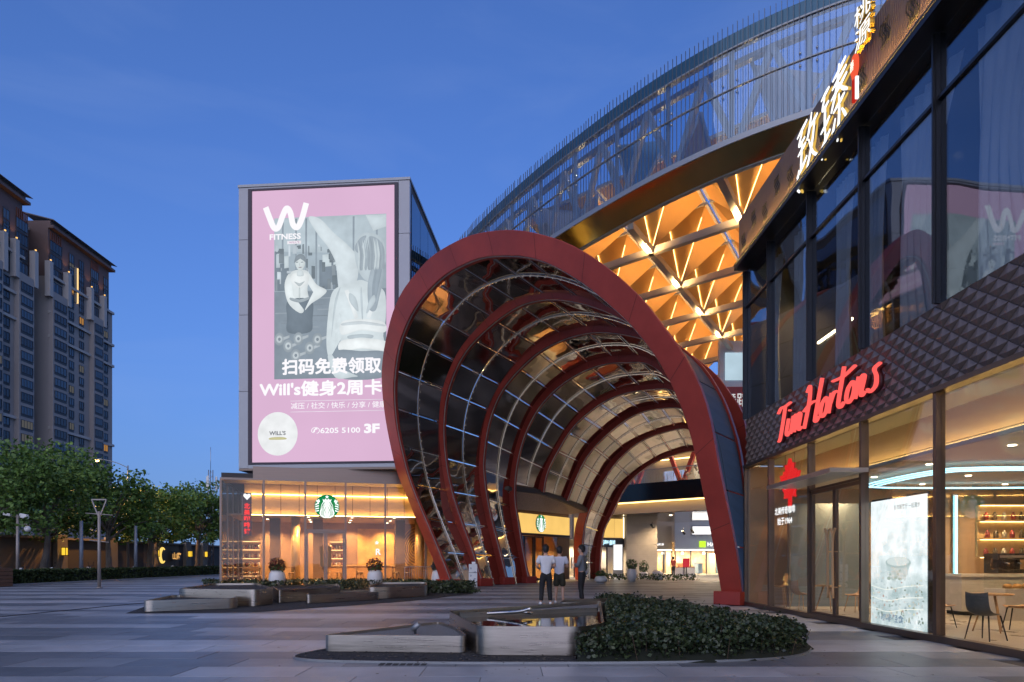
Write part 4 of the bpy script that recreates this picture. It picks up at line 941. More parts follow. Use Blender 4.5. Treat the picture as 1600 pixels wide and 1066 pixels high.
ap(sm([(464,411),(467,410.4),(468,411.4),(465,411.8)]), (110,120,130)); ap(sm([(472,411.2),(475,410.6),(476,411.6),(473,412)]), (110,120,130)); ap(sm([(468,419),(471,418.4),(474,419),(471,420.4)]), (150,140,146)); ap(sm([(470,412),(471,416),(469.5,416.4)]), (184,194,198))
ap(sm([(462,441),(470,446),(478,441),(476,444),(470,449),(464,444)]), (180,190,194)); ap(sm([(469,452),(471,452),(471,466),(469,466)]), (196,206,208)); ap(sm([(456,466),(470,470),(484,466),(484,470),(470,474),(456,470)]), (150,162,170))
ap(sm([(566,452),(568,470),(569,500),(567,500),(565,470)]), (186,200,208)); ap(sm([(548,462),(558,470),(562,490),(556,486),(548,474)]), (192,206,213)); ap(sm([(586,466),(578,476),(574,494),(580,488),(588,476)]), (186,200,208)); ap(sm([(534,452),(526,470),(522,500),(520,530),(524,500),(530,468)]), (186,199,206)); ap(sm([(538,508),(566,506),(600,512),(600,515),(566,510),(538,512)]), (200,210,216)); ap(sm([(546,528),(566,526),(584,528),(582,533),(566,531),(548,533)]), (178,192,200))
for q in range(16): x = 560+q*2.5; ap(sm([(x,376+abs(x-580)*.3),(x+3+rg.random()*4,400+rg.random()*8),(x+2+rg.random()*4,426),(x+1.2,424),(x+1.6+rg.random()*3,402)]), rg.choice(((150,164,174),(196,208,214),(172,186,194),(140,153,164))), soft=.02)
# logo, lettering
LY[0] -= .006; yy = LY[0]
M_aw = backlit('ad_white', (.95,.93,.97), 1.05, .05)
pts = [Vector((bs(x), yy, bz(y))) for x, y in ((417,324),(423,340),(430,356),(437,356),(444,338),(450,327),(456,334),(460,352),(467,357),(474,344),(481,320))]
MB().tube(catmull(pts, 6), .165, 10, flat=((0,1,0), .06)).build('logo_stroke', M_aw, sheet)
TZ = [yy-.012]
def at(s, cx, cy, w, h, bold=.02, m=None):
    TZ[0] -= .0008; return text('printed_text', s, m or M_aw, sheet, (bs(cx), TZ[0], bz(cy)), (1,0,0), (0,0,1), w/267*BWd, h/441*15.25, bold)
at('FITNESS', 448, 371, 49, 9, .03)
ap([(451,378),(473,378),(473,383),(451,383)], (240,238,244), 'tag'); at('WILL\'S', 462, 380.5, 16, 3, .01, backlit('ad_pinktext', lin(190,140,180), 1))
at('扫码免费领取', 520, 574, 153, 24, .004); at("Will's健身2周卡", 503, 608, 190, 23, .004); at('减压 / 社交 / 快乐 / 分享 / 健康', 531, 635, 148, 10, .004)
for dx, dy in ((.9,.0),(0,.9),(.9,.9),(-.6,.4),(.4,-.6)): at('扫码免费领取', 520+dx, 574+dy, 153, 24, .004); at("Will's健身2周卡", 503+dx, 608+dy, 190, 23, .004)
at('✆6205 5100', 527, 674, 76, 10.5, .02); at('3F', 583, 672, 24, 15, .05)
for y in (627, 644): ap([(456,y),(606,y),(606,y+.8),(456,y+.8)], (235,225,238), 'rule')
ap(el(436,678,31.5,34,40), (238,240,242), 'round_seal', yy-.0012, .04, soft=.02); at("WILL'S", 436, 677, 26, 6.5, .03, backlit('ad_greytext', lin(120,125,130), 1))
ap(sm([(424,684),(436,683),(448,684),(448,687),(424,687)]), (200,196,150), 'seal_line', yy-.003)
# ================================================================ curved glass screen of the sky bridge above the canopy
ZB, ZT = 17.0, 21.0
plan = catmull([(-4.6,46.5,0),(-3.7,43.6,0),(-2.3,40.5,0),(-.35,36.9,0),(1.6,33.7,0),(3.5,30.9,0),(5.3,28.5,0),(6.9,26.7,0),(8.5,25.2,0),(10.3,23.9,0),(12.2,22.9,0),(15.5,21.9,0)], 12)
plan = resample(plan, 241); PLEN = sum((b-a).length for a, b in zip(plan, plan[1:]))
def pl(i, z, out=0.):
    a, b = plan[max(0, i-1)], plan[min(240, i+1)]; t = (b-a).normalized(); n = Vector((t.y, -t.x, 0))
    if n.y > 0: n = -n
    return plan[i]+n*out+Vector((0,0,z))
bridge = wthing('glass_sky_bridge', 'curved glass walled sky bridge with dense vertical fins sweeping above the red canopy', 'bridge', tuple(plan[120]))
G_br = glass('bridge_glass', (.80,.87,.94), .45, .13, refl=(.70,.85,1.0))
M_fin = mat('fin_metal', (.15,.165,.19), .4, .5); M_brs = mat('bridge_steel', (.34,.36,.38), .4, .5)
M_goldmir = mat('gold_mirror', (.55,.40,.14), .12, 1.0, .1, .5, .12, .8)
def strip(name, i0, i1, prof, m, parent=bridge):
    """sweep a closed profile [(out,z)...] along the plan"""
    b = MB(); k = len(prof)
    for i in range(i0, i1+1): b.v += [tuple(pl(i, z, o)) for o, z in prof]
    for q in range(i1-i0):
        for e in range(k): f = (e+1) % k; b.face((q*k+e, q*k+f, q*k+k+f, q*k+k+e), 0, False)
    b.face(list(range(k))[::-1]); b.face([(i1-i0)*k+e for e in range(k)]); return b.build(name, m, parent)
seg = 20
for i in range(0, 240, seg):
    for z0_, z1_ in ((ZB+.1, ZB+1.95), (ZB+2.0, ZT-.55)): strip('pane', i, i+seg, [(.0,z0_),(.012,z0_),(.012,z1_),(0,z1_)], G_br)
    strip('coping_pane', i, i+seg, [(.03,ZT-.5),(.042,ZT-.5),(.042,ZT),(.03,ZT)], mat('coping_blue', (.05,.14,.22), .2, .3))
for i in range(0, 241, seg):
    p0, p1 = pl(i, ZB, -.12), pl(i, ZT-.3, -.12); po = MB().beam(p0, p1, .16, .16, (1,0,0)).build('post', M_brs, bridge)
    for z in (ZB+1.75, ZB+2.2):
        for dx in (-2, 2):
            j = min(240, max(0, i+dx)); MB().ball(pl(j, z, .05), .05, 6).build('glass_clamp', M_chrome, po)
strip('top_rail', 0, 240, [(-.2,ZT-.56),(.06,ZT-.56),(.06,ZT-.5),(-.2,ZT-.5)], M_brs); strip('mid_rail', 0, 240, [(-.05,ZB+1.955),(.05,ZB+1.955),(.05,ZB+1.995),(-.05,ZB+1.995)], M_brs)
strip('bottom_rail', 0, 240, [(-.3,ZB-.12),(.16,ZB-.12),(.16,ZB+.09),(-.3,ZB+.09)], M_brs)
nf = 172; fp = resample(plan, nf)
fin_me = MB().box(-.007,.007,-.018,.018,0,ZT-ZB+.32).mesh('fin', M_fin)
for i in range(5, nf-2):
    t = (fp[i+1]-fp[i-1]).normalized(); n = Vector((t.y,-t.x,0)); n = n if n.y < 0 else -n
    o = link('fin', fin_me, bridge); o.location = fp[i]+n*.14+Vector((0,0,ZB-.05)); o.rotation_euler = (RND.uniform(-.01,.01), 0, math.atan2(n.y, n.x)+math.pi/2)
sf = []
for i in range(0, 240, seg):
    b = MB(); rows = range(i, i+seg+1)
    for q in rows: b.v += [tuple(pl(q, ZB-.125, .1)), tuple(pl(q, ZB-.42, -1.15)), tuple(pl(q, ZB-.38, -1.15)), tuple(pl(q, ZB-.085, .1))]
    for q in range(seg):
        for e in range(4): f = (e+1) % 4; b.face((q*4+e, q*4+f, q*4+4+f, q*4+4+e), 0, False)
    b.face((3,2,1,0)); b.face([seg*4+e for e in range(4)]); b.build('gold_soffit_panel', M_goldmir, bridge)
strip('soffit_edge', 0, 240, [(-1.36,ZB-.46),(-1.15,ZB-.46),(-1.15,ZB-.2),(-1.36,ZB-.2)], M_brs)
strip('walkway', 0, 240, [(-1.3,ZB-.1),(-.35,ZB-.1),(-.35,ZB+.0),(-1.3,ZB+.0)], mat('walkway_grey', (.3,.3,.3), .7))
M_trs = mat('truss_pale', (.62,.60,.58), .5, .1, .05, 1)
for i in range(0, 236, seg):        # truss behind the glass
    m = MB(); a, b = pl(i, ZB+.1, -.55), pl(i+seg//2, ZT-.7, -.55); c = pl(min(240, i+seg), ZB+.1, -.55)
    MB().beam(a, b, .20, .24).build('truss_diagonal', M_trs, bridge); MB().beam(b, c, .20, .24).build('truss_diagonal', M_trs, bridge)
strip('truss_chord', 0, 240, [(-.85,ZT-.75),(-.6,ZT-.75),(-.6,ZT-.55),(-.85,ZT-.55)], M_brs)

rb_ = random.Random(41)
M_pinkp = mat('bridge_copper_panel', (.50,.30,.20), .45, .3, .1, .6, .3, 60); M_bluep = mat('bridge_blue_panel', (.10,.20,.30), .3, .4, .1, .5); M_palep = mat('bridge_pale_panel', (.42,.40,.40), .5, .1, .1, .5)
for q in range(9):
    i0 = 8+q*25; i1 = min(238, i0+rb_.randint(12,22)); im_ = (i0+i1)//2+rb_.randint(-5,5); zt = ZT-rb_.uniform(.7,1.6); zl = ZB+rb_.uniform(.1,.9); d0 = -.7-rb_.random()*.6; d1 = -1.8-rb_.random()
    tri = [pl(i0,zt,d0), pl(i1,zt-rb_.uniform(0,.9),d1), pl(im_,zl,d0-.4)] if q % 2 else [pl(i0,zl,d0), pl(i1,zl+rb_.uniform(0,.6),d0-.3), pl(im_,zt,d1)]
    n_ = (tri[1]-tri[0]).cross(tri[2]-tri[0]).normalized()*.04; pn = MB().prism(tri, n_).build('folded_panel', (M_pinkp, M_bluep, M_pinkp, M_palep)[q % 4], bridge)
    for a_, b_ in ((0,2),(1,2)): MB().beam(tri[a_]+Vector((0,-.08,0)), tri[b_]+Vector((0,-.08,0)), .12, .12).build('panel_edge', M_brs, pn)
# ================================================================ atrium roof: steel grid with gold inverted pyramids
roof = wthing('atrium_roof', 'steel lattice atrium roof hung with glowing gold inverted pyramids', 'roof', (7.06,34.5,ZB))
RA, RC = Vector((.5,.866,0))*5.0, Vector((.745,-.667,0))*4.7; RO = Vector((7.06,34.5,ZB))
M_goldp = mat('gold_panel', (.80,.44,.13), .40, .15, .08, .6, .25, 55); M_chordm = mat('roof_steel', (.40,.36,.31), .45, .3)
M_ledy = emis('roof_led', (1.0,.62,.22), 16)
def perim(p): return min((p.xy-q.xy).length for q in plan)
def behind(p):
    i = min(range(241), key=lambda j: (p.xy-plan[j].xy).length); t = (plan[min(240,i+1)]-plan[max(0,i-1)]); n = Vector((t.y,-t.x,0)); n = n if n.y < 0 else -n
    return -(p-Vector((plan[i].x,plan[i].y,p.z))).dot(n.normalized())
nodes = {}
for i in range(-4, 6):
    for j in range(-4, 4):
        p = RO+RA*i+RC*j
        if behind(p) > .8 and p.y < 62 and p.x > -4.5-.0*p.y and p.x < 22: nodes[i, j] = p
for (i, j), p in nodes.items():
    for d in ((1,0),(0,1)):
        q = nodes.get((i+d[0], j+d[1]))
        if q is not None: MB().beam(p, q, .30, .34).build('chord', M_chordm, roof)
    for d in ((-1,0),(0,1),(0,-1)):            # run the chords out to the bridge edge
        if (i+d[0], j+d[1]) not in nodes:
            q = p+RA*d[0]*.62+RC*d[1]*.62
            if behind(q) > .5: MB().beam(p, q, .30, .34).build('chord', M_chordm, roof)
    if behind(p) < 3.3: continue
    up = Vector((0,0,2.9)); ap0 = p+Vector((0,0,.17)); q_ = .47
    l_ = lamp_spot('added_panel_fill', (p.x-RA.x*.16, p.y-RA.y*.16, p.z-.5), 58, (1,.60,.25), 165, .05, roof, (math.pi, 0, 0)); l_.matrix_parent_inverse = Matrix.Translation(-WORLD_OFF[roof.name])  # added fill lamp without a fixture, gives the gold panels their glow
    cs = [p+up-RA*q_-RC*q_, p+up-RA*q_+RC*q_, p+up+RA*q_+RC*q_, p+up+RA*q_-RC*q_]
    mids = [(cs[e]+cs[(e+1) % 4])/2-Vector((0,0,.02)) for e in range(4)]
    for e in range(4):
        a, b, c = cs[e], cs[(e+1) % 4], mids[e]
        halves = ((a, b),) if e != 2 else ((a.lerp(c,.1), a.lerp(b,.45)),)
        for u, w in halves:
            nn = (u-ap0).cross(w-ap0).normalized()*.03; m = MB(); m.prism([ap0, u, w], nn); m.build('gold_panel', M_goldp, roof)
        if e in (0, 1):
            dvec = cs[1]-ap0 if e == 0 else mids[0]-ap0; MB().tube([ap0+dvec*.03-Vector((0,0,.08)), ap0+dvec*.85-Vector((0,0,.08))], .007, 5).build('led_strip', M_ledy, roof)
        MB().beam(cs[e], cs[(e+1) % 4], .14, .16).build('top_chord', M_chordm, roof)

# ================================================================ mall courtyard behind the canopy
M_ston = mat('mall_stone', (.42,.37,.31), .5, 0, .1, 1.5); M_ply = mat('mall_beige', (.45,.37,.27), .6)
M_lite = emis('lightbox_white', (1,.98,.95), 1.5); M_goldf = backlit('gold_fascia', (1.0,.62,.17), .95, .18, .7)
# side entrance of the coffee shop under the canopy
E0, E1 = Vector((.2,45.6,0)), Vector((4.3,51.6,0)); ER = math.atan2(E1.y-E0.y, E1.x-E0.x); EL = (E1-E0).length
ent = thing('side_entrance', 'coffee shop side entrance with a glowing yellow panelled fascia under the red ribs', 'shop front', tuple(E0), ER)
for q in range(7): box('fascia_panel', q*EL/7+.04, (q+1)*EL/7-.04, -.08, .0, 3.30, 4.62, M_goldf, ent)
box('fascia_back', -.6, EL, .02, .4, 3.2, 6.5, M_pwd, ent); box('door_head', -.6, EL, -.1, .1, 3.12, 3.28, M_darkframe, ent)
box('wall', -1.5, -.3, -.05, .3, 0, 3.1, M_darkframe, ent); box('wall', 5.6, EL, -.05, .3, 0, 3.1, M_pwd, ent)
for x0, x1 in ((1.1,2.3),(2.4,3.6)):
    d = MB().box(x0,x0+.1,-.04,.06,.02,3.1).box(x1-.1,x1,-.04,.06,.02,3.1).box(x0+.1,x1-.1,-.04,.06,.02,.16).box(x0+.1,x1-.1,-.04,.06,3.0,3.1).build('door', M_darkframe, ent)
    box('pane', x0+.1, x1-.1, .0, .01, .16, 3.0, G_shop, d); box('handle', x1-.22, x1-.16, -.12, -.08, .9, 2.0, M_black, d)
box('window', -.28, 1.05, .0, .01, .1, 3.1, G_side, ent); w = box('window', 3.7, 5.5, .0, .01, .1, 3.1, G_shop, ent)
box('room_floor', -.2, EL, .1, 4.0, 0, .02, M_pw, ent); box('room_wall', -.2, EL, 4.0, 4.2, 0, 3.2, mat('entrance_amber', (.6,.40,.14), .5, 0, .35, 5), ent); box('room_wall', EL-.1, EL, .3, 4.0, 0, 3.2, M_pw, ent); box('room_ceiling', -.2, EL, .3, 4.2, 3.2, 3.25, M_pw, ent)
for s in (1.6, 3.4, 5.2): lamp_spot('ceiling_lamp', (s, 1.8, 3.0), 110, (1,.62,.24), 140, .1, ent)
coffee_sign('round green and white logo sign on the yellow fascia of the side entrance', tuple(E0+Vector((math.cos(ER),math.sin(ER),0))*2.95+Vector((math.sin(ER),-math.cos(ER),0))*.2+Vector((0,0,4.0))), ER, .62)
# second shop front beyond the last rib, then a stone pier
H0, H1 = Vector((6.2,57.0,0)), Vector((9.6,58.6,0)); HR = math.atan2(H1.y-H0.y, H1.x-H0.x); HL = (H1-H0).length
sh2 = thing('corner_shop_front', 'narrow shop front with yellow panels and a blue lit sign beside the stone pier', 'shop front', tuple(H0), HR)
for q in range(5): box('fascia_panel', -1.2+q*(HL+1.2)/5+.03, -1.2+(q+1)*(HL+1.2)/5-.03, -.06, 0, 3.35, 4.95, M_goldf, sh2)
box('fascia_back', -1.2, HL, .01, .3, 3.2, 6.2, M_ply, sh2); box('fascia_light', HL-.1, HL-.04, -.1, -.062, 3.3, 5.1, emis('edge_led', (1,.85,.5), 4), sh2)
box('sign_board', -1.2, HL, -.07, .0, 2.55, 3.3, M_darkframe, sh2); text('sign_text', '南洋海鲜', emis('blue_sign', (.55,.85,1), 1.6), sh2, (1.55,-.08,2.92), (1,0,0), (0,0,1), 2.6, .46, .02)
for q in range(4): box('mullion', -1.2+q*1.6, -1.12+q*1.6, -.04, .04, 0, 2.55, M_darkframe, sh2)
for q in range(3): box('pane', -1.12+q*1.6, .4+q*1.6, .0, .01, 0.05, 2.55, G_shop, sh2)
box('room_wall', -1.2, HL, 2.5, 2.6, 0, 3.2, mat('shop_pale', (.62,.52,.40), .6, 0, .3, 3), sh2); box('room_floor', -1.2, HL, .05, 2.5, 0, .02, M_ston, sh2); box('room_ceiling', -1.2, HL, .3, 2.6, 3.2, 3.24, M_ston, sh2)
for s in (0, 2.2): lamp_spot('ceiling_lamp', (s, 1.2, 3.0), 120, (1,.8,.55), 150, .1, sh2)
for q in range(6): MB().box(-.8+q*.75,-.35+q*.75,2.2,2.48,.4+.3*(q % 2),1.2+.5*(q % 3)).build('display', mat('display_%d' % (q % 3), [(.5,.3,.2),(.3,.3,.35),(.6,.55,.5)][q % 3], .5), sh2)
pr = wthing('stone_pier', 'broad pale stone pier in the middle of the mall passage', 'pier', (11.0,59.0,0))
for q in range(6): MB().box(9.75,12.4,58.2,60.6,q*.92+.004,(q+1)*.92-.004).build('stone_course', M_ston, pr)
tt = wthing('lit_totem', 'slim white glowing advertising totem at the foot of the stone pier', 'totem', (8.75,56.4,0))
MB().box(8.35,9.15,56.4,56.6,.1,2.75).build('case', M_alu, tt); MB().box(8.40,9.10,56.37,56.398,.62,2.7).build('panel', M_lite, tt); MB().box(8.3,9.2,56.3,56.7,0,.1).build('foot', M_darkframe, tt)
# footbridge with black fascia, red V struts and glass balustrade
F0, F1 = Vector((7.4,57.0,0)), Vector((18.6,47.2,0)); FR = math.atan2(F1.y-F0.y, F1.x-F0.x); FL = (F1-F0).length
fb = thing('mall_footbridge', 'indoor footbridge with shiny black fascia, gold light line and red struts', 'bridge', tuple(F0), FR)
box('fascia', -.5, FL, 0, .25, 6.15, 7.55, mat('black_gloss', (.012,.011,.012), .12), fb); box('deck', -.5, FL, .26, 4.5, 7.0, 7.3, M_ston, fb)
box('soffit_light', -.5, FL, -.02, .10, 6.02, 6.10, emis('bridge_led', (1,.62,.2), 5.5), fb)
box('lower_fascia', -.5, FL, .3, .5, 5.2, 6.14, mat('bridge_lower', (.50,.40,.28), .5), fb)
box('soffit', -.5, FL, .5, 14.0, 5.16, 5.28, mat('mirror_ceiling', (.62,.52,.42), .06, 1.0, 0, 1, .05, .5), fb)
box('handrail', -.5, FL, .05, .12, 8.55, 8.62, M_steelgrey, fb)
for q in range(9): box('balustrade_pane', q*1.8-.4, q*1.8+1.36, .08, .095, 7.56, 8.54, G_shop, fb)
for q in range(4):
    x = 2.4+q*4.2
    for sg in (-1, 1): MB().beam((x,1.6,7.3),(x+sg*1.6,1.6,11.2),.3,.3,(0,1,0)).build('strut', M_red, fb)
box('rear_wall', -3.5, FL+6, 9.0, 9.2, 5.3, 13.0, mat('mall_upper_wall', (.50,.44,.38), .6, 0, .15, .8), fb)
box('upper_ceiling', -3.5, FL+6, .6, 9.0, 12.2, 12.4, M_ply, fb)
for q in range(5): box('upper_shop_light', 1+q*3.0, 3.2+q*3.0, 8.9, 8.98, 8.2+.5*(q % 2), 9.6+.5*(q % 2), backlit('upper_shop_%d' % (q % 3), [(.55,.6,.9),(1,.75,.5),(.8,.95,1.0)][q % 3], .7, .3, 1), fb)
box('upper_cove', 0, FL, 8.6, 8.7, 10.6, 10.66, M_ledw, fb)
for s in (4.6, 8.0, 11.4, 14.4):
    lamp_spot('upper_lamp', (s, 4.2, 12.0), 130, (1,.76,.48), 150, .2, fb); lamp_spot('soffit_lamp', (s, 3.5, 4.9), 120, (1,.72,.42), 150, .12, fb)
    o = link('downlight', dl, fb); o.location = (s, 3.5, 5.155); o.scale = (1.6,1.6,1.6)
m = MB(); rs_ = random.Random(3)
for q in range(46): m.ball((7.2+rs_.random()*5.4, .5+rs_.random()*.5, 7.75+rs_.random()*1.0), .10+.07*rs_.random(), 7)
stuff(m.build('paper_flowers', mat('cream_flower', (.80,.62,.40), .7), fb))
m = MB()
for q in range(130):
    x = 2.0+rs_.random()*10; m.tube([(x,.4+rs_.random()*.6,7.3),(x+rs_.uniform(-.1,.1),.4+rs_.random()*.6,7.9+rs_.random()*.5)], .012, 3, cap=False)
stuff(m.build('pampas_stems', mat('stem_pale', (.45,.36,.25), .7), fb))
for q in range(3):
    s = thing('ceiling_spotlight', ('small black spotlight under the footbridge soffit, leftmost','small black spotlight under the footbridge soffit, middle one','small black spotlight under the footbridge soffit, rightmost')[q], 'spotlight', tuple(P((1019,1068,1082)[q], (822,832,830)[q], 56)), 0, 'soffit spotlights')
    MB().tube([(0,0,.35),(0,0,.1)], .02, 5).build('stem', M_black, s); MB().tube([(-.12,-.1,.12),(.12,.1,-.14)], .09, 8).build('can', M_black, s)
# far shops
def shop(name_label, x0, x1, y, ztop, wallm, winx, sign_txt, sq, lights, seed):
    s = wthing('far_shop', name_label, 'shop front', ((x0+x1)/2, y, 0), 'shops at the end of the passage')
    MB().box(x0,x1,y,y+.3,2.5,ztop).build('fascia', wallm, s); MB().box(x0,x1,y-.05,y+.05,2.43,2.5).build('fascia_light', emis('shop_led', (1,.9,.75), 5), s)
    MB().box(x0,x1,y+4,y+4.2,0,3.4).build('rear_wall', mat('shop_rear', (.6,.45,.28), .6, 0, .4, 2), s); MB().box(x0,x1,y+.1,y+4,0,.02).build('floor', M_ston, s); MB().box(x0,x1,y+.3,y+4.2,3.3,3.36).build('ceiling', M_ply, s)
    rs = random.Random(seed)
    for q in range(winx+1): x = x0+(x1-x0)*q/winx; MB().box(x-.05,x+.05,y-.02,y+.1,0,2.43).build('mullion', M_bronze, s)
    for q in range(winx): MB().box(x0+(x1-x0)*q/winx+.05,x0+(x1-x0)*(q+1)/winx-.05,y+.02,y+.03,.05,2.43).build('pane', G_shop, s)
    for q in range(winx*2):
        x = x0+.4+(x1-x0-.8)*rs.random(); z = .3+rs.random()*1.2; w = .3+rs.random()*.5; MB().box(x,x+w,y+1.5+rs.random()*2,y+3.8,.05,z+.8).build('display', mat('shopdisp_%d' % (q % 5), [(.5,.2,.1),(.6,.55,.45),(.15,.25,.4),(.7,.5,.2),(.25,.2,.18)][q % 5], .5), s)
    for q in range(lights):
        x = x0+(x1-x0)*(q+.5)/lights; lamp_spot('shop_lamp', (x, y+1.8, 3.2), 170, (1,.74,.44), 150, .15, s); MB().lathe([(0,0),(.12,0),(.16,-.26),(0,-.28)], (x,y+1.5,2.3), 12).build('pendant', emis('pendant', (1,.85,.6), 4), s)
    if sign_txt:
        sx, w, z = sign_txt[1:]
        text('sign_text', sign_txt[0], M_lite, s, (sx, y-.06, z), (1,0,0), (0,0,1), w, None, .02, anchor='l')
        MB().box(sx-sq-.2,sx-.2,y-.1,y-.01,z-sq/2,z+sq/2).build('sign_square', emis('sign_green', lin(190,235,60), 1.4), s)
    return s
M_gw = mat('shop_greywhite', (.58,.60,.62), .5, 0, .05, .5)
shop('warm shop front with a small green and white sign left of the grey shop', 12.8, 16.4, 70, 4.9, M_ply, 4, ('面包新语', 14.55, 1.0, 3.05), .45, 3, 1)
shop('grey white shop front with a lime square sign beside the nearer red leg', 16.5, 27.5, 69, 7.3, M_gw, 7, ('HALO', 19.75, 1.5, 3.05), .62, 5, 2)
lb = wthing('light_box', 'big white light box high on the grey shop front', 'light box', (20.8,68.8,4.4)); MB().box(18.2,23.6,68.75,68.98,4.05,4.82).build('panel', M_lite, lb); MB().box(18.12,23.68,68.85,68.99,3.98,4.89).build('frame', M_alu, lb)
for k_, x in enumerate((16.6,17.0)): 
    pass
MB_ = struct(MB().box(-4,30,75,75.3,0,14).build('wall_rear', M_ply))
# banner building seen between canopy and cafe
bn = wthing('banner_building', 'pale glazed upper storey with a dark red banner beside the cafe corner', 'building', (18,48,0))
MB().box(15.2,26,50,50.4,9.0,17.5).build('wall', mat('upper_pale', (.45,.52,.6), .5, 0, .1, .5), bn)
for q in range(5): MB().box(15.6+q*2,17.4+q*2,49.9,49.99,14.6,16.6).build('window', backlit('upper_window_%d' % (q % 2), [(.62,.82,.95),(.8,.9,.95)][q % 2], .75, .2, .8), bn)
MB().box(14.8,22,49.5,49.8,11.3,14.0).build('banner', mat('banner_red', (.22,.03,.04), .6), bn)
text('banner_text', '舞蹈', emis('banner_white', (.9,.9,.92), .7), bn, (16.25,49.45,13.05), (1,0,0), (0,0,1), 1.8, 1.0, .01); text('banner_text', '56', emis('banner_white', (.9,.9,.92), .7), bn, (16.4,49.45,11.75), (1,0,0), (0,0,1), 1.2, .8, .01)
# pots and plants in the passage
def leafy(c, r, h, n, size, seed, m):
    rng = np.random.default_rng(seed); q = rng.normal(size=(n,3)); q /= np.linalg.norm(q, axis=1)[:,None]; q *= (.55+.45*rng.random(n))[:,None]
    return quads_mesh('foliage', leaf_quads(np.array(c)+q*np.array([r,r,h]), size, rng), m)
def leafmat(name, a, b, rough=.5, spec=.4):
    m = mat(name, a, rough, 0, 0, spec=spec); nt = m.node_tree
    oi = nt.nodes.new('ShaderNodeNewGeometry'); r = nt.nodes.new('ShaderNodeValToRGB'); r.color_ramp.elements[0].color = (*a,1); r.color_ramp.elements[1].color = (*b,1)
    nt.links.new(oi.outputs['Random Per Island'], r.inputs[0]); nt.links.new(r.outputs[0], nt.nodes['Principled BSDF'].inputs['Base Color']); return m
M_leafp = leafmat('pot_leaf', (.03,.07,.02), (.10,.16,.04)); M_pot = mat('white_pot', (.72,.70,.67), .35, 0, .04, 3)
def pot(label, p, r, h, plant, seed, m=M_leafp, prof=None):
    t = wthing('plant_pot', label, 'plant pot', tuple(p)); 
    prof = prof or [(0,0),(r*.6,0),(r*.95,h*.35),(r,h*.6),(r*.85,h*.92),(r*.78,h),(r*.7,h*.97),(0,h*.9)]
    MB().lathe(prof, p, 22).build('pot', M_pot, t); stuff(link('plant', leafy((p.x,p.y,h+plant*.55), r*1.25, plant*.7, 420, .10, seed, m), t)); return t
pot('tall white urn with a green shrub at the edge of the planting bed', G(987,909), .33, .85, .55, 1)
pot('white urn with yellow green plants behind the tall urn', G(1006,904), .34, .5, .75, 2)
rk = wthing('round_stone_pot', 'squat round white stone pot with a dark shrub by the last red rib', 'plant pot', tuple(G(939,911)))
p_ = G(939,911); MB().lathe([(0,0),(.24,.01),(.40,.12),(.42,.24),(.32,.40),(.18,.44),(0,.43)], p_, 20).build('pot', M_pot, rk); stuff(link('plant', leafy((p_.x,p_.y,.58), .36, .2, 260, .1, 8, M_leafp), rk))
rk = wthing('white_boulder_seat', 'white angular boulder seat beyond the passage planting', 'seat', tuple(G(1027,906))); p_ = G(1027,906)
MB().lathe([(0,0),(.36,.0),(.44,.25),(.36,.5),(.2,.68),(0,.64)], p_, 9, sx=1.1).build('seat', M_pot, rk)
p0_ = G(1000,909); rng = np.random.default_rng(4)
q_ = np.stack([rng.uniform(6.2,12.8,1500), rng.uniform(46.5,51.5,1500), rng.uniform(.05,.45,1500)], 1); q_ = q_[np.abs(q_[:,1]-(53-.45*q_[:,0])) < 1.3]
stuff(link('passage_planting', quads_mesh('passage_planting', leaf_quads(q_, .16, rng), M_leafp)), 'low green planting along the mall passage', 'planting')
for k_, (px, py, lab) in enumerate(((1062,900,'low white outdoor counter of the far grey shop, left one'),(1078,900,'low white outdoor counter of the far grey shop, right one'))):
    p_ = G(px, py); t = wthing('outdoor_counter', lab, 'counter', tuple(p_), 'outdoor counters'); MB().box(p_.x-.6,p_.x+.45,p_.y,p_.y+.5,.0,.75).build('body', M_white, t); MB().box(p_.x-.62,p_.x+.47,p_.y-.02,p_.y+.52,.752,.82).build('counter_top', M_woodl, t)
bx_ = wthing('poster_stand', 'small red poster stand in front of the far grey shop', 'sign', tuple(G(1077,901))); p_ = G(1077,901); MB().box(p_.x-.35,p_.x+.25,p_.y+.8,p_.y+.86,.8,1.6).build('poster', emis('poster_red', lin(220,60,70), .8), bx_); MB().box(p_.x-.1,p_.x+.0,p_.y+.8,p_.y+.86,0,.9).build('post', M_black, bx_)
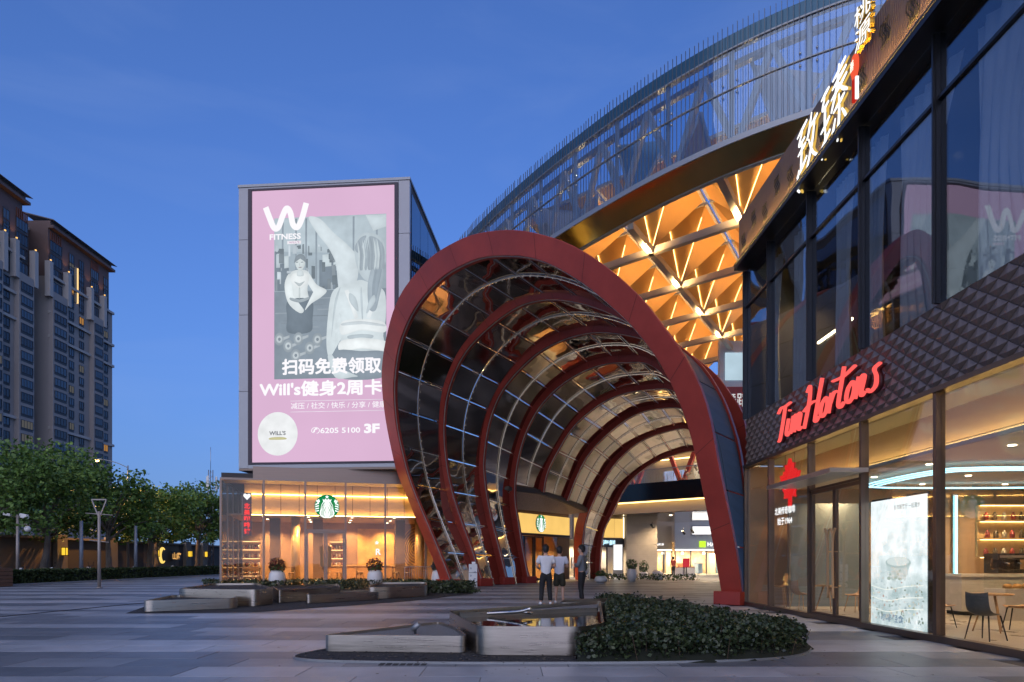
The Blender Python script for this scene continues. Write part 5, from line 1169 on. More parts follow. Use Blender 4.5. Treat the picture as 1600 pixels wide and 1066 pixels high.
# ================================================================ far left: apartment tower (facade runs along the street)
TX, TY0, TY1, TZ0, TZ1 = -106.0, 108.0, 181.0, 66.5, 80.0
tower = wthing('apartment_tower', 'tall beige apartment tower with a dark lit crown beyond the trees', 'building', (TX, 150, 0))
M_beige = mat('tower_beige', (.34,.30,.28), .75, 0, .10, .05); M_brown = mat('tower_brown', (.14,.09,.08), .7, 0, .1, .08); M_trim = mat('tower_trim', (.46,.42,.39), .7)
for ya, yb, xr in ((TY0,147.8,TX),(147.82,155.98,TX-5),(156,TY1,TX)): MB().box(TX-16,xr,ya,yb,0,TZ0).build('wall', M_beige, tower)
for ya, yb, hh in ((TY0,147.8,1.2),(156.0,TY1-1.5,0)):
    MB().box(TX-16,TX-.02,ya,yb,TZ0,TZ1-2.5+hh).build('upper_wall', M_brown, tower)
    MB().box(TX-17,TX+1.2,ya,yb+.9,TZ1-2.5+hh,TZ1-1.9+hh).box(TX-16.5,TX+.5,ya,yb+.3,TZ1-1.9+hh,TZ1-.9+hh).build('cornice', M_brown, tower)
    MB().prism([(TX+1.5,ya,TZ1-.9+hh),(TX+1.5,yb+1.3,TZ1-.9+hh),(TX-6,yb+1.3,TZ1+1.0+hh),(TX-6,ya,TZ1+1.0+hh)], (-.3,0,.3)).build('roof', mat('tower_roof', (.10,.08,.085), .6), tower)
MB().box(TX-16,TX-5,147.9,155.9,TZ0,TZ1-3.2).build('upper_wall', M_brown, tower); MB().box(TX-16,TX-4.2,147.9,155.9,TZ1-3.2,TZ1-2.6).build('cornice', M_trim, tower)
for z, ya, yb in [(z_, a_, b_) for z_ in (10.5, 31.5, 52.5, 58.0, TZ0) for a_, b_ in ((TY0,147.9),(155.9,TY1+.1))]: MB().box(TX,TX+.55,ya,yb,z,z+.6).build('string_course', M_trim, tower)
BAYC = [(178.0,1.9,'n'),(173.3,3.2,'b'),(168.0,1.8,'n'),(164.2,1.8,'n'),(158.6,4.2,'b'),(152.6,1.9,'r'),(147.6,3.6,'b'),(143.0,1.9,'n'),(138.4,3.8,'b'),(133,1.9,'n')]
for y, w, t in BAYC:
    if t == 'b': MB().box(TX,TX+1.1,y-w/2-.45,y+w/2+.45,0,63.0).build('bay', M_beige, tower)
    if t == 'b':
        for sg in (-1, 1): MB().box(TX,TX+1.25,y+sg*(w/2+1.1)-.55,y+sg*(w/2+1.1)+.55,61.5,69.5).build('pilaster', M_trim, tower)
M_gd = [glass('tower_glass', (.03,.04,.06), .75, .14), mat('tower_pane', (.02,.03,.05), .12), mat('tower_pane_blue', (.05,.09,.14), .1), emis('tower_lit', lin(250,180,100), .40), emis('tower_lit2', lin(170,170,170), .20)]
def win_mesh(w, h, gi):
    m = MB(); f = .09
    m.box(.0,.14,-w/2,-w/2+f,0,h,0).box(.0,.14,w/2-f,w/2,0,h,0).box(.0,.14,-w/2+f,w/2-f,0,f,0).box(.0,.14,-w/2+f,w/2-f,h-f,h,0).box(.02,.11,-.05,.05,f,h-f,0)
    if w > 3: m.box(.02,.11,-w/4-.04,-w/4+.04,f,h-f,0).box(.02,.11,w/4-.04,w/4+.04,f,h-f,0)
    m.poly([(.05,-w/2+f,f),(.05,w/2-f,f),(.05,w/2-f,h-f),(.05,-w/2+f,h-f)], 1)
    m.poly([(.03,-w/2-.05,-.5),(.03,w/2+.05,-.5),(.03,w/2+.05,-.02),(.03,-w/2-.05,-.02)], 0)
    return m.mesh('window', [mat('window_frame_dark', (.045,.045,.05), .5), M_gd[gi]])
WM = {}; rw = random.Random(21); wins = []
for y, w, t in BAYC:
    for fl in range(24):
        z = 3.2+fl*2.96
        if z < 12: continue
        if t == 'b' and z > 61: continue
        g = rw.choice((1,1,2,2,2,1,1)); r_ = rw.random()
        if r_ < .016: g = 3
        elif r_ < .06: g = 4
        wins.append((TX+(1.1 if t == 'b' else -5 if t == 'r' else .0), y, z, w, 1.75, g))
    for q in range(4):
        z = 63.5+q*3.1; wins.append((TX-(5 if t == 'r' else 0), y, z, w, 2.3, rw.choice((1,2,2,2,1)) if q else 2))
wins.sort(key=lambda q: -q[1]); 
for x, y, z, w, h, g in wins:
    if (w,h,g) not in WM: WM[w,h,g] = win_mesh(w, h, g)
    o = link('window', WM[w,h,g], tower); o.location = (x+.01, y, z)
for y, w, t in BAYC:          # louvres under the eaves and small uplights
    if t == 'b':
        for q in range(6): MB().box(TX,TX+.2,y-w/2+q*w/6+.15,y-w/2+q*w/6+.42,75.0,77.0).build('louvre', mat('louvre_rust', (.16,.055,.03), .6), tower)
        for sg in (-1, 1):
            p = (TX+1.0, y+sg*(w/2+1.1), 69.6); MB().lathe([(0,0),(.14,0),(.2,.3),(0,.32)], p, 8).build('uplight', emis('tower_uplight', (1,.55,.16), 1.5), tower)
            l = lamp_spot('uplight_beam', (p[0]+.1, p[1], p[2]+.4), 24, (1,.5,.14), 80, .2, None, (math.radians(180), math.radians(-8), 0)); l.parent = tower; l.matrix_parent_inverse = Matrix.Translation(-WORLD_OFF[tower.name])
MB().box(TX+.02,TX+.35,166.0,166.4,64.0,72.5).build('light_strip', emis('tower_strip', (1,.66,.28), 1.2), tower)
MB().box(TX+.02,TX+.25,165.2,165.95,64.0,72.5).build('strip_fin', mat('fin_warm', (.5,.35,.2), .6), tower)
MB().box(TX+.3,TX+.5,169,179,77.55,77.62).build('eave_light', emis('eave_led', (1,.5,.12), 1.6), tower)
# ================================================================ compound wall, piers and lanterns along the far side of the street
cw = wthing('compound_wall', 'long dark compound wall with pale piers behind the street trees', 'wall', (-41,70,0))
M_cw = mat('compound_wall', (.10,.085,.075), .8, 0, .15, .4); M_pier = mat('pier_stone', (.26,.22,.18), .8, 0, .1, .6)
for y0, y1 in zip(range(36,136,8), range(44,144,8)): MB().box(-41.4,-41,y0+.02,y1-.02,0,3.3).build('wall_panel', mat('wall_tan', (.24,.18,.13), .8, 0, .12, .5) if y0 in (36,44,52,76) else M_cw, cw)
MB().box(-41.6,-40.8,36,140,3.31,3.5).build('coping', M_pier, cw)
for q, px in enumerate((98,178,243,295,321)):
    y = 40.6*F/(800-px); MB().box(-41.2,-40.6,y-.7,y+.7,0,3.75).build('pier', M_pier, cw)
    if q != 1:
        l = wthing('wall_lantern', 'square yellow wall lantern on the compound wall pier, %s' % ('leftmost, beside the leaning tree trunk','','next to the crescent sign','right of the crescent sign','last before the pavilion')[q], 'lantern', (-40.5, y, 2.3), 'lanterns on the compound wall')
        MB().box(-40.58,-40.25,y-.16,y+.16,1.9,2.55).build('glow', emis('lantern_yellow', lin(255,205,60), 1.15), l)
        for z in (1.84, 2.552): MB().box(-40.6,-40.2,y-.2,y+.2,z,z+.055).build('cap', M_black, l)
        for a_ in (-.185,.155): MB().box(-40.25,-40.21,y+a_,y+a_+.03,1.896,2.551).build('bar', M_black, l)
cs_ = wthing('crescent_sign', 'yellow crescent moon sign glowing on the compound wall', 'sign', (-40.5,78.0,1.9))
pts = [(math.cos(t)*.75, math.sin(t)*.95) for t in np.linspace(.9, 5.4, 18)]+[(math.cos(t)*.55+.28, math.sin(t)*.7) for t in np.linspace(5.2, 1.1, 16)]
MB().prism([(-40.5, 79.0+a_, 2.0+b_) for a_, b_ in pts], (.1,0,0)).build('crescent', emis('crescent', lin(255,215,110), 1.1), cs_); MB().box(-40.62,-40.5,78.8,79.2,1.0,3.0).build('bracket', M_black, cs_)
ls = wthing('wall_letter_sign', 'small orange glowing characters beside the crescent on the compound wall', 'sign', (-40.5,82,1.9)); text('character', '山府', emis('orange_sign', lin(255,190,110), .9), ls, (-40.45,82.4,1.95), (0,1,0), (0,0,1), 2.0, .9, .02); MB().box(-40.58,-40.5,81.2,83.6,1.4,2.5).build('board', M_black, ls)
# ================================================================ hedge, street trees
M_hedge = leafmat('hedge_leaf', (.018,.032,.010), (.05,.075,.022), .6, .3)
def leafbox(x0, x1, y0, y1, z0, z1, n, size, seed, m, name='foliage', wob=.0):
    rng = np.random.default_rng(seed); u = rng.random((n,3)); f = rng.integers(0, 4, n); u[f == 0, 2] = 1-rng.random((f == 0).sum())*.12; u[f == 1, 0] = rng.random((f == 1).sum())*.12; u[f == 2, 1] = rng.random((f == 2).sum())*.1; u[f == 3, 0] = 1-rng.random((f == 3).sum())*.12
    C = np.array([x0,y0,z0])+u*np.array([x1-x0,y1-y0,z1-z0]); C[:,2] += wob*np.sin(C[:,1]*1.7)*u[:,2]; return quads_mesh(name, leaf_quads(C, size, rng), m)
hg = wthing('street_hedge', 'low clipped hedge between the plaza and the street', 'hedge', (-28.1,70,0))
MB().box(-28.75,-27.9,36.5,109.8,0,.72).build('core', mat('hedge_core', (.012,.018,.007), .9), hg); o = link('foliage', leafbox(-28.9,-27.75,36.4,110,.02,.86,26000,.17,9,M_hedge,wob=.03), hg); stuff(o)
kb = struct(MB().box(-27.68,-27.55,-40,110,-.03,.10).build('kerb', mat('kerb_stone', (.3,.3,.3), .7)))
M_crown = [leafmat('plane_leaf_a', (.06,.13,.02), (.19,.31,.06), .5, .35), leafmat('plane_leaf_b', (.05,.115,.02), (.16,.27,.055), .5, .35)]
M_bark = mat('plane_bark', (.16,.135,.11), .85, 0, .4, 2.5, .6, 8, stretch=(1,1,.4))
def tree(label, x, y, h, cr, z0, seed, n=8500, lean=0., leaf=.30):
    rs = random.Random(seed); rng = np.random.default_rng(seed); t = wthing('plane_tree', label, 'tree', (x,y,0), 'street trees'); m = MB()
    top = Vector((x+lean, y+rs.uniform(-.4,.4), z0+.2)); base = Vector((x,y,0))
    tr = catmull([base, base.lerp(top,.4)+Vector((rs.uniform(-.2,.2),rs.uniform(-.15,.15),0)), top, top+Vector((rs.uniform(-.3,.3),0,(h-z0)*.35)), top+Vector((rs.uniform(-.5,.5),0,(h-z0)*.65))], 5)
    m.tube(tr, [.30*(1-.8*i/(len(tr)-1))*(1.25 if i == 0 else 1) for i in range(len(tr))], 9); m.build('trunk', M_bark, t)
    lobes = []
    for q in range(9):
        a = q*2.4+rs.random(); rr_ = cr*(.45+.3*rs.random()); zz = z0+.5+(h-z0)*(.18+.6*rs.random()); e = Vector((x+lean+math.cos(a)*rr_, y+math.sin(a)*rr_, zz))
        b = top+Vector((0,0,(zz-z0)*.3*rs.random())); mid_ = b.lerp(e,.5)+Vector((0,0,.35)); br = catmull([b, mid_, e], 4)
        MB().tube(br, [.11*(1-.75*i/(len(br)-1)) for i in range(len(br))], 6).build('limb', M_bark, t); lobes.append((e, cr*(.42+.2*rs.random()), (h-z0)*(.22+.1*rs.random())))
    lobes.append((Vector((x+lean,y,h-(h-z0)*.25)), cr*.55, (h-z0)*.25))
    for q in range(12): a = rs.random()*6.28; lobes.append((Vector((x+lean+math.cos(a)*cr*.75, y+math.sin(a)*cr*.75, z0+.7+(h-z0)*.7*rs.random())), cr*.26, (h-z0)*.13))
    C = []
    tot = sum(r*r for _, r, _ in lobes)
    for c, r, rz_ in lobes:
        k = int(n*r*r/tot); q = rng.normal(size=(k,3)); q /= np.linalg.norm(q,axis=1)[:,None]; q *= (rng.random(k)**.45)[:,None]
        cc = np.array(c)+q*np.array([r,r,rz_]); C.append(cc)
    C = np.concatenate(C)
    keep = np.array([noise.noise(Vector(c)*.9) > -.14 for c in C.tolist()]); C = C[keep]
    o = link('crown', quads_mesh('crown', leaf_quads(C, leaf, rng), M_crown[seed % 2]), t); return t
tree('biggest plane tree at the left picture edge, trunk leaning', -33.2, 44.0, 9.6, 4.3, 3.0, 1, 11000, -.5, .26)
tree('plane tree right behind the security camera post', -34.2, 49.5, 9.6, 4.0, 2.9, 2, 9500, .3, .26)
tree('plane tree behind the triangular plaza lamp', -33.6, 57.0, 8.8, 3.9, 2.8, 3)
tree('plane tree under the orange street lamp', -33.8, 64.0, 8.9, 3.9, 2.8, 4)
tree('plane tree with a pale forked trunk beside the crescent sign', -33.0, 71.0, 9.0, 4.0, 2.9, 5, 8500, .3)
tree('plane tree left of the antenna mast', -33.4, 79.0, 9.0, 4.2, 2.8, 6)
tree('last plane tree before the pavilion corner', -32.6, 88.0, 8.8, 4.2, 2.8, 7)
tree('plane tree half hidden behind the pavilion', -32.8, 97.0, 8.6, 4.2, 2.8, 8)
tree('plane tree across the street at the wall, far left', -38.5, 42.0, 9.5, 4.5, 3.0, 9, 9000)
tree('plane tree across the street between wall and tower', -38.8, 57.0, 8.4, 4.2, 2.9, 10, 7000)
tree('plane tree across the street near the crescent sign', -38.6, 74.0, 8.8, 4.2, 2.9, 11, 7000)
# ================================================================ posts and lamps
sl = wthing('street_lamp', 'tall street lamp with one glowing orange head above the trees', 'street lamp', (-36.4,64.7,0))
MB().tube([(-36.4,64.7,0),(-36.4,64.7,10.4)], [.13,.06], 8).build('pole', mat('lamp_pole', (.30,.32,.34), .5, .5), sl)
MB().tube(catmull([(-36.4,64.7,10.2),(-37.4,64.6,10.65),(-38.6,64.5,10.95)], 5), .04, 6).build('arm', MATS['lamp_pole'], sl)
hd = MB().ball((-39.1,64.5,10.95), .5, 12, sc=(1,.35,.2)).build('lamp_head', M_alu, sl); MB().ball((-39.25,64.5,10.86), .28, 10, sc=(1,.5,.4)).build('lamp_glass', emis('sodium', (1,.42,.10), 30), hd)
l = lamp_spot('lamp_beam', (-39.2,64.5,10.7), 900, (1,.48,.14), 160, .2); l.parent = sl; l.matrix_parent_inverse = Matrix.Translation(-WORLD_OFF[sl.name])
pl_ = G(155,919); lp = wthing('plaza_lamp', 'slim plaza lamp post with a triangular frame on top', 'lamp post', tuple(pl_)); M_post = mat('post_grey', (.34,.30,.27), .5, .4, .08, 2)
MB().tube([pl_, pl_+Vector((0,0,3.9))], [.085,.07], 8).build('pole', M_post, lp)
for sg in (-1, 1): MB().beam(pl_+Vector((0,0,3.55)), pl_+Vector((sg*.37,0,4.48)), .05, .05).build('frame_bar', M_post, lp)
MB().beam(pl_+Vector((-.38,0,4.5)), pl_+Vector((.38,0,4.5)), .07, .06).build('frame_bar', M_post, lp)
for z, w in ((3.78,.7),(2.4,.5)): MB().tube([pl_+Vector((-w,0,z+.03)), pl_+Vector((0,0,z-.02)), pl_+Vector((w,0,z-.08))], .025, 6).build('crossbar', M_post, lp)
MB().lathe([(0,0),(.16,0),(.16,.04),(.1,.06),(0,.06)], pl_, 12).build('base_plate', M_post, lp)
cp = Vector((-30.2,41.7,0)); cam_post = wthing('security_camera_post', 'grey post carrying white security cameras behind the hedge', 'camera post', tuple(cp))
MB().tube([cp, cp+Vector((0,0,4.2))], [.10,.08], 8).build('pole', M_post, cam_post)
for dx, dz, dd in ((-.55,4.15,-.6),(.45,4.1,.55),(.5,4.0,.5)):
    a = MB().beam(cp+Vector((0,0,4.05)), cp+Vector((dx,0,dz)), .04, .04).build('arm', M_post, cam_post); MB().beam(cp+Vector((dx-.2,-.1,dz+.1)), cp+Vector((dx+.25,-.15,dz+.02)), .16, .15).build('camera', M_white, a)
a = MB().tube([cp+Vector((.1,0,3.6)), cp+Vector((.55,0,3.62)), cp+Vector((.6,0,3.5))], .025, 6).build('arm', M_post, cam_post); MB().lathe([(0,.2),(.1,.2),(.19,.08),(.17,-.05),(.08,-.14),(0,-.15)], cp+Vector((.6,0,3.3)), 14).build('dome_camera', M_white, a)
for q in (-.12, .1): MB().tube([cp+Vector((q,0,4.2)), cp+Vector((q,0,4.55))], .012, 5).build('antenna', M_black, cam_post)
ms_ = Vector((-34.0,77.0,0)); am = wthing('antenna_mast', 'pale lattice antenna mast beside the pavilion corner', 'mast', tuple(ms_))
for a_ in range(3): MB().tube([ms_+Vector((.32*math.cos(a_*2.09),.32*math.sin(a_*2.09),0)), ms_+Vector((.26*math.cos(a_*2.09),.26*math.sin(a_*2.09),11.6))], .05, 5).build('leg', M_alu, am)
for q in range(19):
    z = .6+q*.58; a, b = q % 3, (q+1) % 3
    MB().tube([ms_+Vector((.31*math.cos(a*2.09),.31*math.sin(a*2.09),z)), ms_+Vector((.31*math.cos(b*2.09),.31*math.sin(b*2.09),z+.55))], .025, 4).build('brace', M_alu, am)
for a_ in range(3): MB().box(ms_.x+.6*math.cos(a_*2.09+.5)-.1, ms_.x+.6*math.cos(a_*2.09+.5)+.1, ms_.y+.6*math.sin(a_*2.09+.5)-.06, ms_.y+.6*math.sin(a_*2.09+.5)+.06, 9.3,10.9).build('antenna_panel', M_white, am)
MB().tube([ms_+Vector((0,0,11.5)), ms_+Vector((0,0,14.2))], .025, 5).build('whip', M_alu, am)
for q, (px, lab) in enumerate(((127,'second plane tree'),(212,'street lamp'))):
    p = Vector((-30.4, 30.4*F/(800-px), 0)); t = wthing('street_pole', 'plain blue grey pole behind the hedge near the %s' % lab, 'pole', tuple(p), 'plain street poles'); MB().tube([p, p+Vector((0,0,4.2))], [.14,.11], 9).build('shaft', mat('pole_blue', (.26,.29,.34), .5, .4), t); MB().box(p.x-.25,p.x+.25,p.y-.25,p.y+.25,0,.06).build('base_plate', M_steelgrey, t)
pw = wthing('wooden_planter', 'brown wooden planter box at the left edge of the plaza', 'planter', (-27.8,36.4,0))
for q in range(5): MB().box(-28.6,-26.98,35.7,36.9,.02+q*.2,.2+q*.2).build('plank', mat('planter_wood', (.18,.085,.04), .7, 0, .2, 2), pw)
# parked scooters behind the hedge
def scooter():
    s = thing('parked_scooter', 'x', 'scooter', (0,0,0), 0, 'scooters parked behind the hedge')
    for y in (-.62,.62): w = MB().tube([Vector((0,y+.2*math.cos(t/14*6.283),.23+.2*math.sin(t/14*6.283))) for t in range(14)], .055, 6, closed=True).build('wheel', M_black, s); MB().lathe([(0,-.04),(.13,-.04),(.13,.04),(0,.04)], (0,0,0), 12).build('rim', M_alu, w).matrix_local = Matrix.Translation((0,y,.23)) @ Matrix.Rotation(math.pi/2, 4, 'Y')
    m = MB(); m.prism([(-.13,-.75,.42),(-.13,-.85,.62),(-.13,-.3,.72),(-.13,.05,.66),(-.13,.0,.28),(-.13,-.5,.30)], (.26,0,0)).prism([(-.14,0,.22),(-.14,0,.32),(-.14,.45,.32),(-.14,.45,.22)], (.28,0,0)); m.prism([(-.17,.42,.25),(-.17,.56,.95),(-.17,.64,.95),(-.17,.56,.3)], (.34,0,0)); m.build('body', M_white, s)
    MB().prism([(-.14,-.86,.64),(-.14,-.84,.74),(-.14,-.2,.82),(-.14,0,.74),(-.14,0,.68)], (.28,0,0)).build('seat', M_black, s)
    MB().tube([(0,.6,.3),(0,.52,1.0)], .03, 6).tube([(-.3,.42,1.05),(0,.52,1.02),(.3,.42,1.05)], .02, 6).build('handlebar', M_black, s); MB().ball((0,.66,.86), .08, 8).build('headlight', mat('lamp_lens', (.8,.8,.75), .1), s)
    for sg in (-1, 1): MB().tube([(sg*.22,.46,1.04),(sg*.28,.44,1.2)], .008, 4).ball((sg*.29,.44,1.25), .06, 6, sc=(1,.3,.8)).build('mirror', M_black, s)
    return s
s0 = scooter(); sps = [(-29.9,42.6,'beside the camera post'),(-30.0,45.6,'under the leaning trunk of the biggest tree'),(-29.8,49.0,'between the lantern pier and the plaza lamp'),(-30.0,55.5,'behind the plaza lamp'),(-29.9,61.5,'below the street lamp pole'),(-30.0,68.5,'near the crescent sign')]
for q, (x, y, lab) in enumerate(sps):
    lb = 'white scooter parked behind the hedge '+lab
    if q == 0: s0.location = (x,y,0); s0.rotation_euler = (0,0,1.9); s0['label'] = lb
    else: dup(s0, (x,y,0), RND.uniform(1.2,2.2), lb)
# ================================================================ foreground planting bed and steel planters
def rounded(pts, r=.18, n=5):
    out = []; k = len(pts)
    for i in range(k):
        a, b, c = Vector((*pts[i-1],0)), Vector((*pts[i],0)), Vector((*pts[(i+1) % k],0)); u, v = (a-b), (c-b); rr_ = min(r, u.length*.45, v.length*.45)
        p, q = b+u.normalized()*rr_, b+v.normalized()*rr_
        out.append(p+u.normalized()*.03)
        for j in range(n+1): t = j/n; out.append(p*(1-t)**2+b*2*t*(1-t)+q*t*t)
        out.append(q+v.normalized()*.03)
    return out
def inset(ring, d):
    k = len(ring); out = []
    c = sum(ring, Vector())/k
    for i in range(k):
        t = (ring[(i+1) % k]-ring[i-1]).normalized(); n = Vector((-t.y, t.x, 0))
        if n.dot(c-ring[i]) < 0: n = -n
        out.append(ring[i]+n*d)
    return out
def planter(label, pts, h, fill='gravel', fill_h=None, z0=.02, r=.2, group='brushed steel planters'):
    ring = rounded(pts, r); inn = inset(ring, .022); k = len(ring); c = sum(ring, Vector())/k
    t = wthing('steel_planter', label, 'planter', (c.x, c.y, 0), group); m = MB(); fh = fill_h if fill_h is not None else h-.07
    for ra, za, rb2, zb, sm2 in ((ring,z0,ring,z0+h,True),(ring,z0+h,inn,z0+h,False),(inn,z0+h,inn,z0+.02,True)):
        n = len(m.v); m.v += [(*p.xy, za) for p in ra]+[(*p.xy, zb) for p in rb2]
        for i in range(k): j = (i+1) % k; m.face((n+i,n+j,n+k+j,n+k+i),0,sm2)
    o = m.build('shell', M_brush, t)
    f = inset(ring, .026); MB().poly([(*p.xy, z0+fh) for p in f]).build({'gravel':'gravel','water':'water','soil':'soil'}[fill], {'gravel':M_gravel,'water':mat('dark_water', (.01,.012,.013), .04, 0, 0, 1, .04, 3, spec=.8),'soil':M_soil}[fill], t)
    return t
def smooth_flag(o): pass
def inside(x, y, poly):
    r = False; j = len(poly)-1
    for i in range(len(poly)):
        if (poly[i].y > y) != (poly[j].y > y) and x < (poly[j].x-poly[i].x)*(y-poly[i].y)/(poly[j].y-poly[i].y)+poly[i].x: r = not r
        j = i
    return r
hp_ = catmull([(.85,9.36,0),(2.5,9.42,0),(3.85,9.82,0),(4.6,10.65,0),(4.7,11.5,0),(4.15,13.6,0),(3.55,16.8,0),(3.1,19.3,0),(2.6,20.0,0),(2.3,19.2,0),(2.75,17.5,0),(2.2,16.0,0),(1.6,11.4,0),(1.25,10.1,0)], 4, True)
bed_out = catmull([(-3.15,9.85,0),(-2.7,9.45,0),(-1.4,9.27,0),(0.5,9.22,0),(2.5,9.35,0),(3.9,9.75,0),(4.65,10.6,0),(4.75,11.5,0),(4.3,13.6,0),(3.7,16.8,0),(3.2,19.6,0),(2.6,20.2,0),(2.05,19.4,0),(1.6,17.6,0),(.2,15.6,0),(-1.1,13.8,0),(-1.7,12.9,0),(-2.9,10.7,0)], 5, True)
bed = wthing('planting_bed', 'dark gravel planting bed with a thin steel edge in the foreground', 'planting bed', (1.2,12.5,0))
MB().poly([(*p.xy, .012) for p in bed_out]).build('gravel', M_soil, bed)
ri = inset(bed_out, .02); m = MB(); k = len(bed_out)
m.v += [(*p.xy,-.02) for p in bed_out]+[(*p.xy,.03) for p in bed_out]+[(*p.xy,.03) for p in ri]+[(*p.xy,-.02) for p in ri]
for i in range(k):
    j = (i+1) % k
    for e in range(3): m.face((e*k+i, e*k+j, (e+1)*k+j, (e+1)*k+i))
m.build('edging', M_steelgrey, bed)
peb = MB(); rq = random.Random(14)
while len(peb.v) < 6*1500:
    x, y = rq.uniform(-3.1,4.7), rq.uniform(9.2,13.5)
    if not inside(x, y, bed_out) or inside(x, y, hp_): continue
    r = rq.uniform(.008,.028); n = len(peb.v); h = r*rq.uniform(.4,.9); a = rq.random()*6.28
    peb.v += [(x+r*math.cos(a+q*1.5708)*rq.uniform(.7,1.2), y+r*math.sin(a+q*1.5708)*rq.uniform(.7,1.2), .014+h*.4) for q in range(4)]+[(x,y,.014+h),(x,y,.008)]
    for q in range(4): peb.face((n+q, n+(q+1) % 4, n+4)); peb.face((n+(q+1) % 4, n+q, n+5))
stuff(peb.build('pebbles', [leafmat('pebble', (.03,.03,.032), (.14,.12,.10), .7, .3)], bed))
planter('low triangular steel planter filled with pale gravel in the foreground', [(-2.92,10.38),(-.66,10.22),(-.95,11.6),(-1.35,12.7)], .25, 'gravel', .205)
planter('large five sided steel trough with a dark water pool in the foreground', [(-.50,9.98),(1.02,9.90),(1.42,10.5),(2.1,16.2),(1.5,15.6),(-1.22,13.0)], .42, 'water', .30, r=.22)
planter('small steel planter behind the water trough beside the hedge', [(1.15,16.6),(2.3,16.5),(2.75,18.6),(1.3,17.6)], .36, 'gravel', .26)
dv = wthing('pool_divider', 'raised gravel strip with steel lip at the back of the water trough', 'planter', (1.4,15,.3)); MB().prism([(-.9,13.05,.3),(1.8,14.5,.3),(2.02,15.95,.3),(1.5,15.5,.3)], (0,0,.08)).build('gravel', M_gravel, dv); MB().beam((-1.0,12.95,.35),(1.78,14.4,.35),.03,.12).build('lip', M_brush, dv)
def spot(label, p):
    t = wthing('garden_spotlight', label, 'spotlight', tuple(p), 'garden spotlights'); MB().tube([p, p+Vector((0,0,.12))], .02, 6).build('stake', M_black, t); MB().tube([p+Vector((-.05,0,.1)), p+Vector((.07,-.03,.2))], .045, 9).build('can', M_steelgrey, t)
spot('small garden spotlight standing in the pale gravel of the triangular planter', Vector((-1.55,10.95,.19)))
tp = wthing('water_spout', 'steel branch shaped spout lying over the water trough', 'spout', (.1,13.2,.32)); MB().tube(catmull([(-.65,13.3,.36),(-.2,13.1,.40),(.15,12.9,.44),(.35,12.8,.50)], 4), [.03]*13, 7).tube([(.15,12.9,.44),(.38,12.95,.40)], .03, 6).build('pipe', M_chrome, tp); MB().tube([(-.5,13.25,.30),(-.5,13.25,.37)], .03, 6).build('foot', M_chrome, tp)
# hedge of glossy small leaves
M_gl = leafmat('glossy_leaf', (.010,.020,.008), (.062,.085,.032), .38, .5)
def hedge_height(x, y):
    d = min(math.hypot(x-p.x, y-p.y) for p in hp_); return (.45+.12*noise.noise(Vector((x*1.1,y*1.1,0)))+.09*noise.noise(Vector((x*3.2,y*3.2,3))))*min(1, .55+d*1.5)
rng = np.random.default_rng(33); C = []
rs_ = random.Random(8)
while len(C) < 46000:
    x, y = rs_.uniform(.9,4.8), rs_.uniform(9.3,20.2)
    if inside(x, y, hp_) and rs_.random() < min(1, 13/y): h = hedge_height(x, y); C.append((x, y, .02+h*(1-rs_.random()**1.7*.9)+(rs_.random()*.13 if rs_.random() < .05 else 0)))
fh = wthing('ground_cover_hedge', 'low glossy dark green shrub bed beside the steel water trough', 'hedge', (2.8,13,0))
o = link('foliage', quads_mesh('foliage', leaf_quads(np.array(C), .062, rng), M_gl), fh); stuff(o)
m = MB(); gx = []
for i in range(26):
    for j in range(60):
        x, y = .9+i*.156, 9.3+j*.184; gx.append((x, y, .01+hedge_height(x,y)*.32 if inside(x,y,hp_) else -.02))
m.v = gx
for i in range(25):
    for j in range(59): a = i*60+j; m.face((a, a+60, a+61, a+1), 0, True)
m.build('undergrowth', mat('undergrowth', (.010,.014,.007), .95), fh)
m = MB()
for q in range(500):
    x, y = rs_.uniform(.95,4.7), rs_.uniform(9.3,15); 
    if inside(x,y,hp_): h = hedge_height(x,y); m.tube([(x,y,.0),(x+rs_.uniform(-.1,.1),y+rs_.uniform(-.1,.1),h)], .006, 3, cap=False)
stuff(m.build('twigs', mat('twig', (.08,.05,.03), .8), fh))
fl_ = []
for _ in range(150):
    x, y = rs_.gauss(1.5,3.0), rs_.gauss(9.6,1.6)
    if y > 7.9 and x < 7 and not inside(x, y, bed_out): fl_.append((x, y, .012))
V_ = leaf_quads(np.array(fl_), .05, rng); V_[:,:,2] = .006+np.abs(V_[:,:,2]-.012)*.25
stuff(link('fallen_leaves', quads_mesh('fallen_leaves', V_, leafmat('dead_leaf', (.05,.03,.015), (.16,.10,.04), .8, .2))), 'a few small dry leaves scattered on the paving around the bed', 'leaves')
# steel planters in front of the pavilion
GP = lambda px, py: (lambda p: (p.x, p.y))(G(px, py, .0))
planter('long low steel planter at the left end of the rear row', [GP(222,957.5),GP(372,951.5),GP(362,944),GP(268,946)], .30, 'soil', r=.25)
planter('tall steel planter behind the low one in the rear row', [GP(277,946),GP(400,948.5),GP(428,944.5),GP(400,932),GP(330,933)], .50, 'soil', r=.3)
planter('dark middle steel planter of the rear row', [GP(434,943),GP(532,936),GP(528,929),GP(425,934)], .42, 'soil', r=.2)
planter('thin steel planter in front of the dark middle one', [GP(478,944),GP(592,938),GP(588,933.5),GP(484,937.5)], .28, 'soil', r=.2)
planter('right end steel planter of the rear row', [GP(575,937),GP(612,936),GP(668,932),GP(666,925),GP(590,926)], .42, 'soil', r=.25)
gb = struct(MB().poly([(*GP(196,959),.010),(*GP(400,957),.010),(*GP(640,940),.010),(*GP(740,928),.010),(*GP(735,917),.010),(*GP(330,918),.010),(*GP(250,940),.010)]).build('gravel_bed', M_soil))
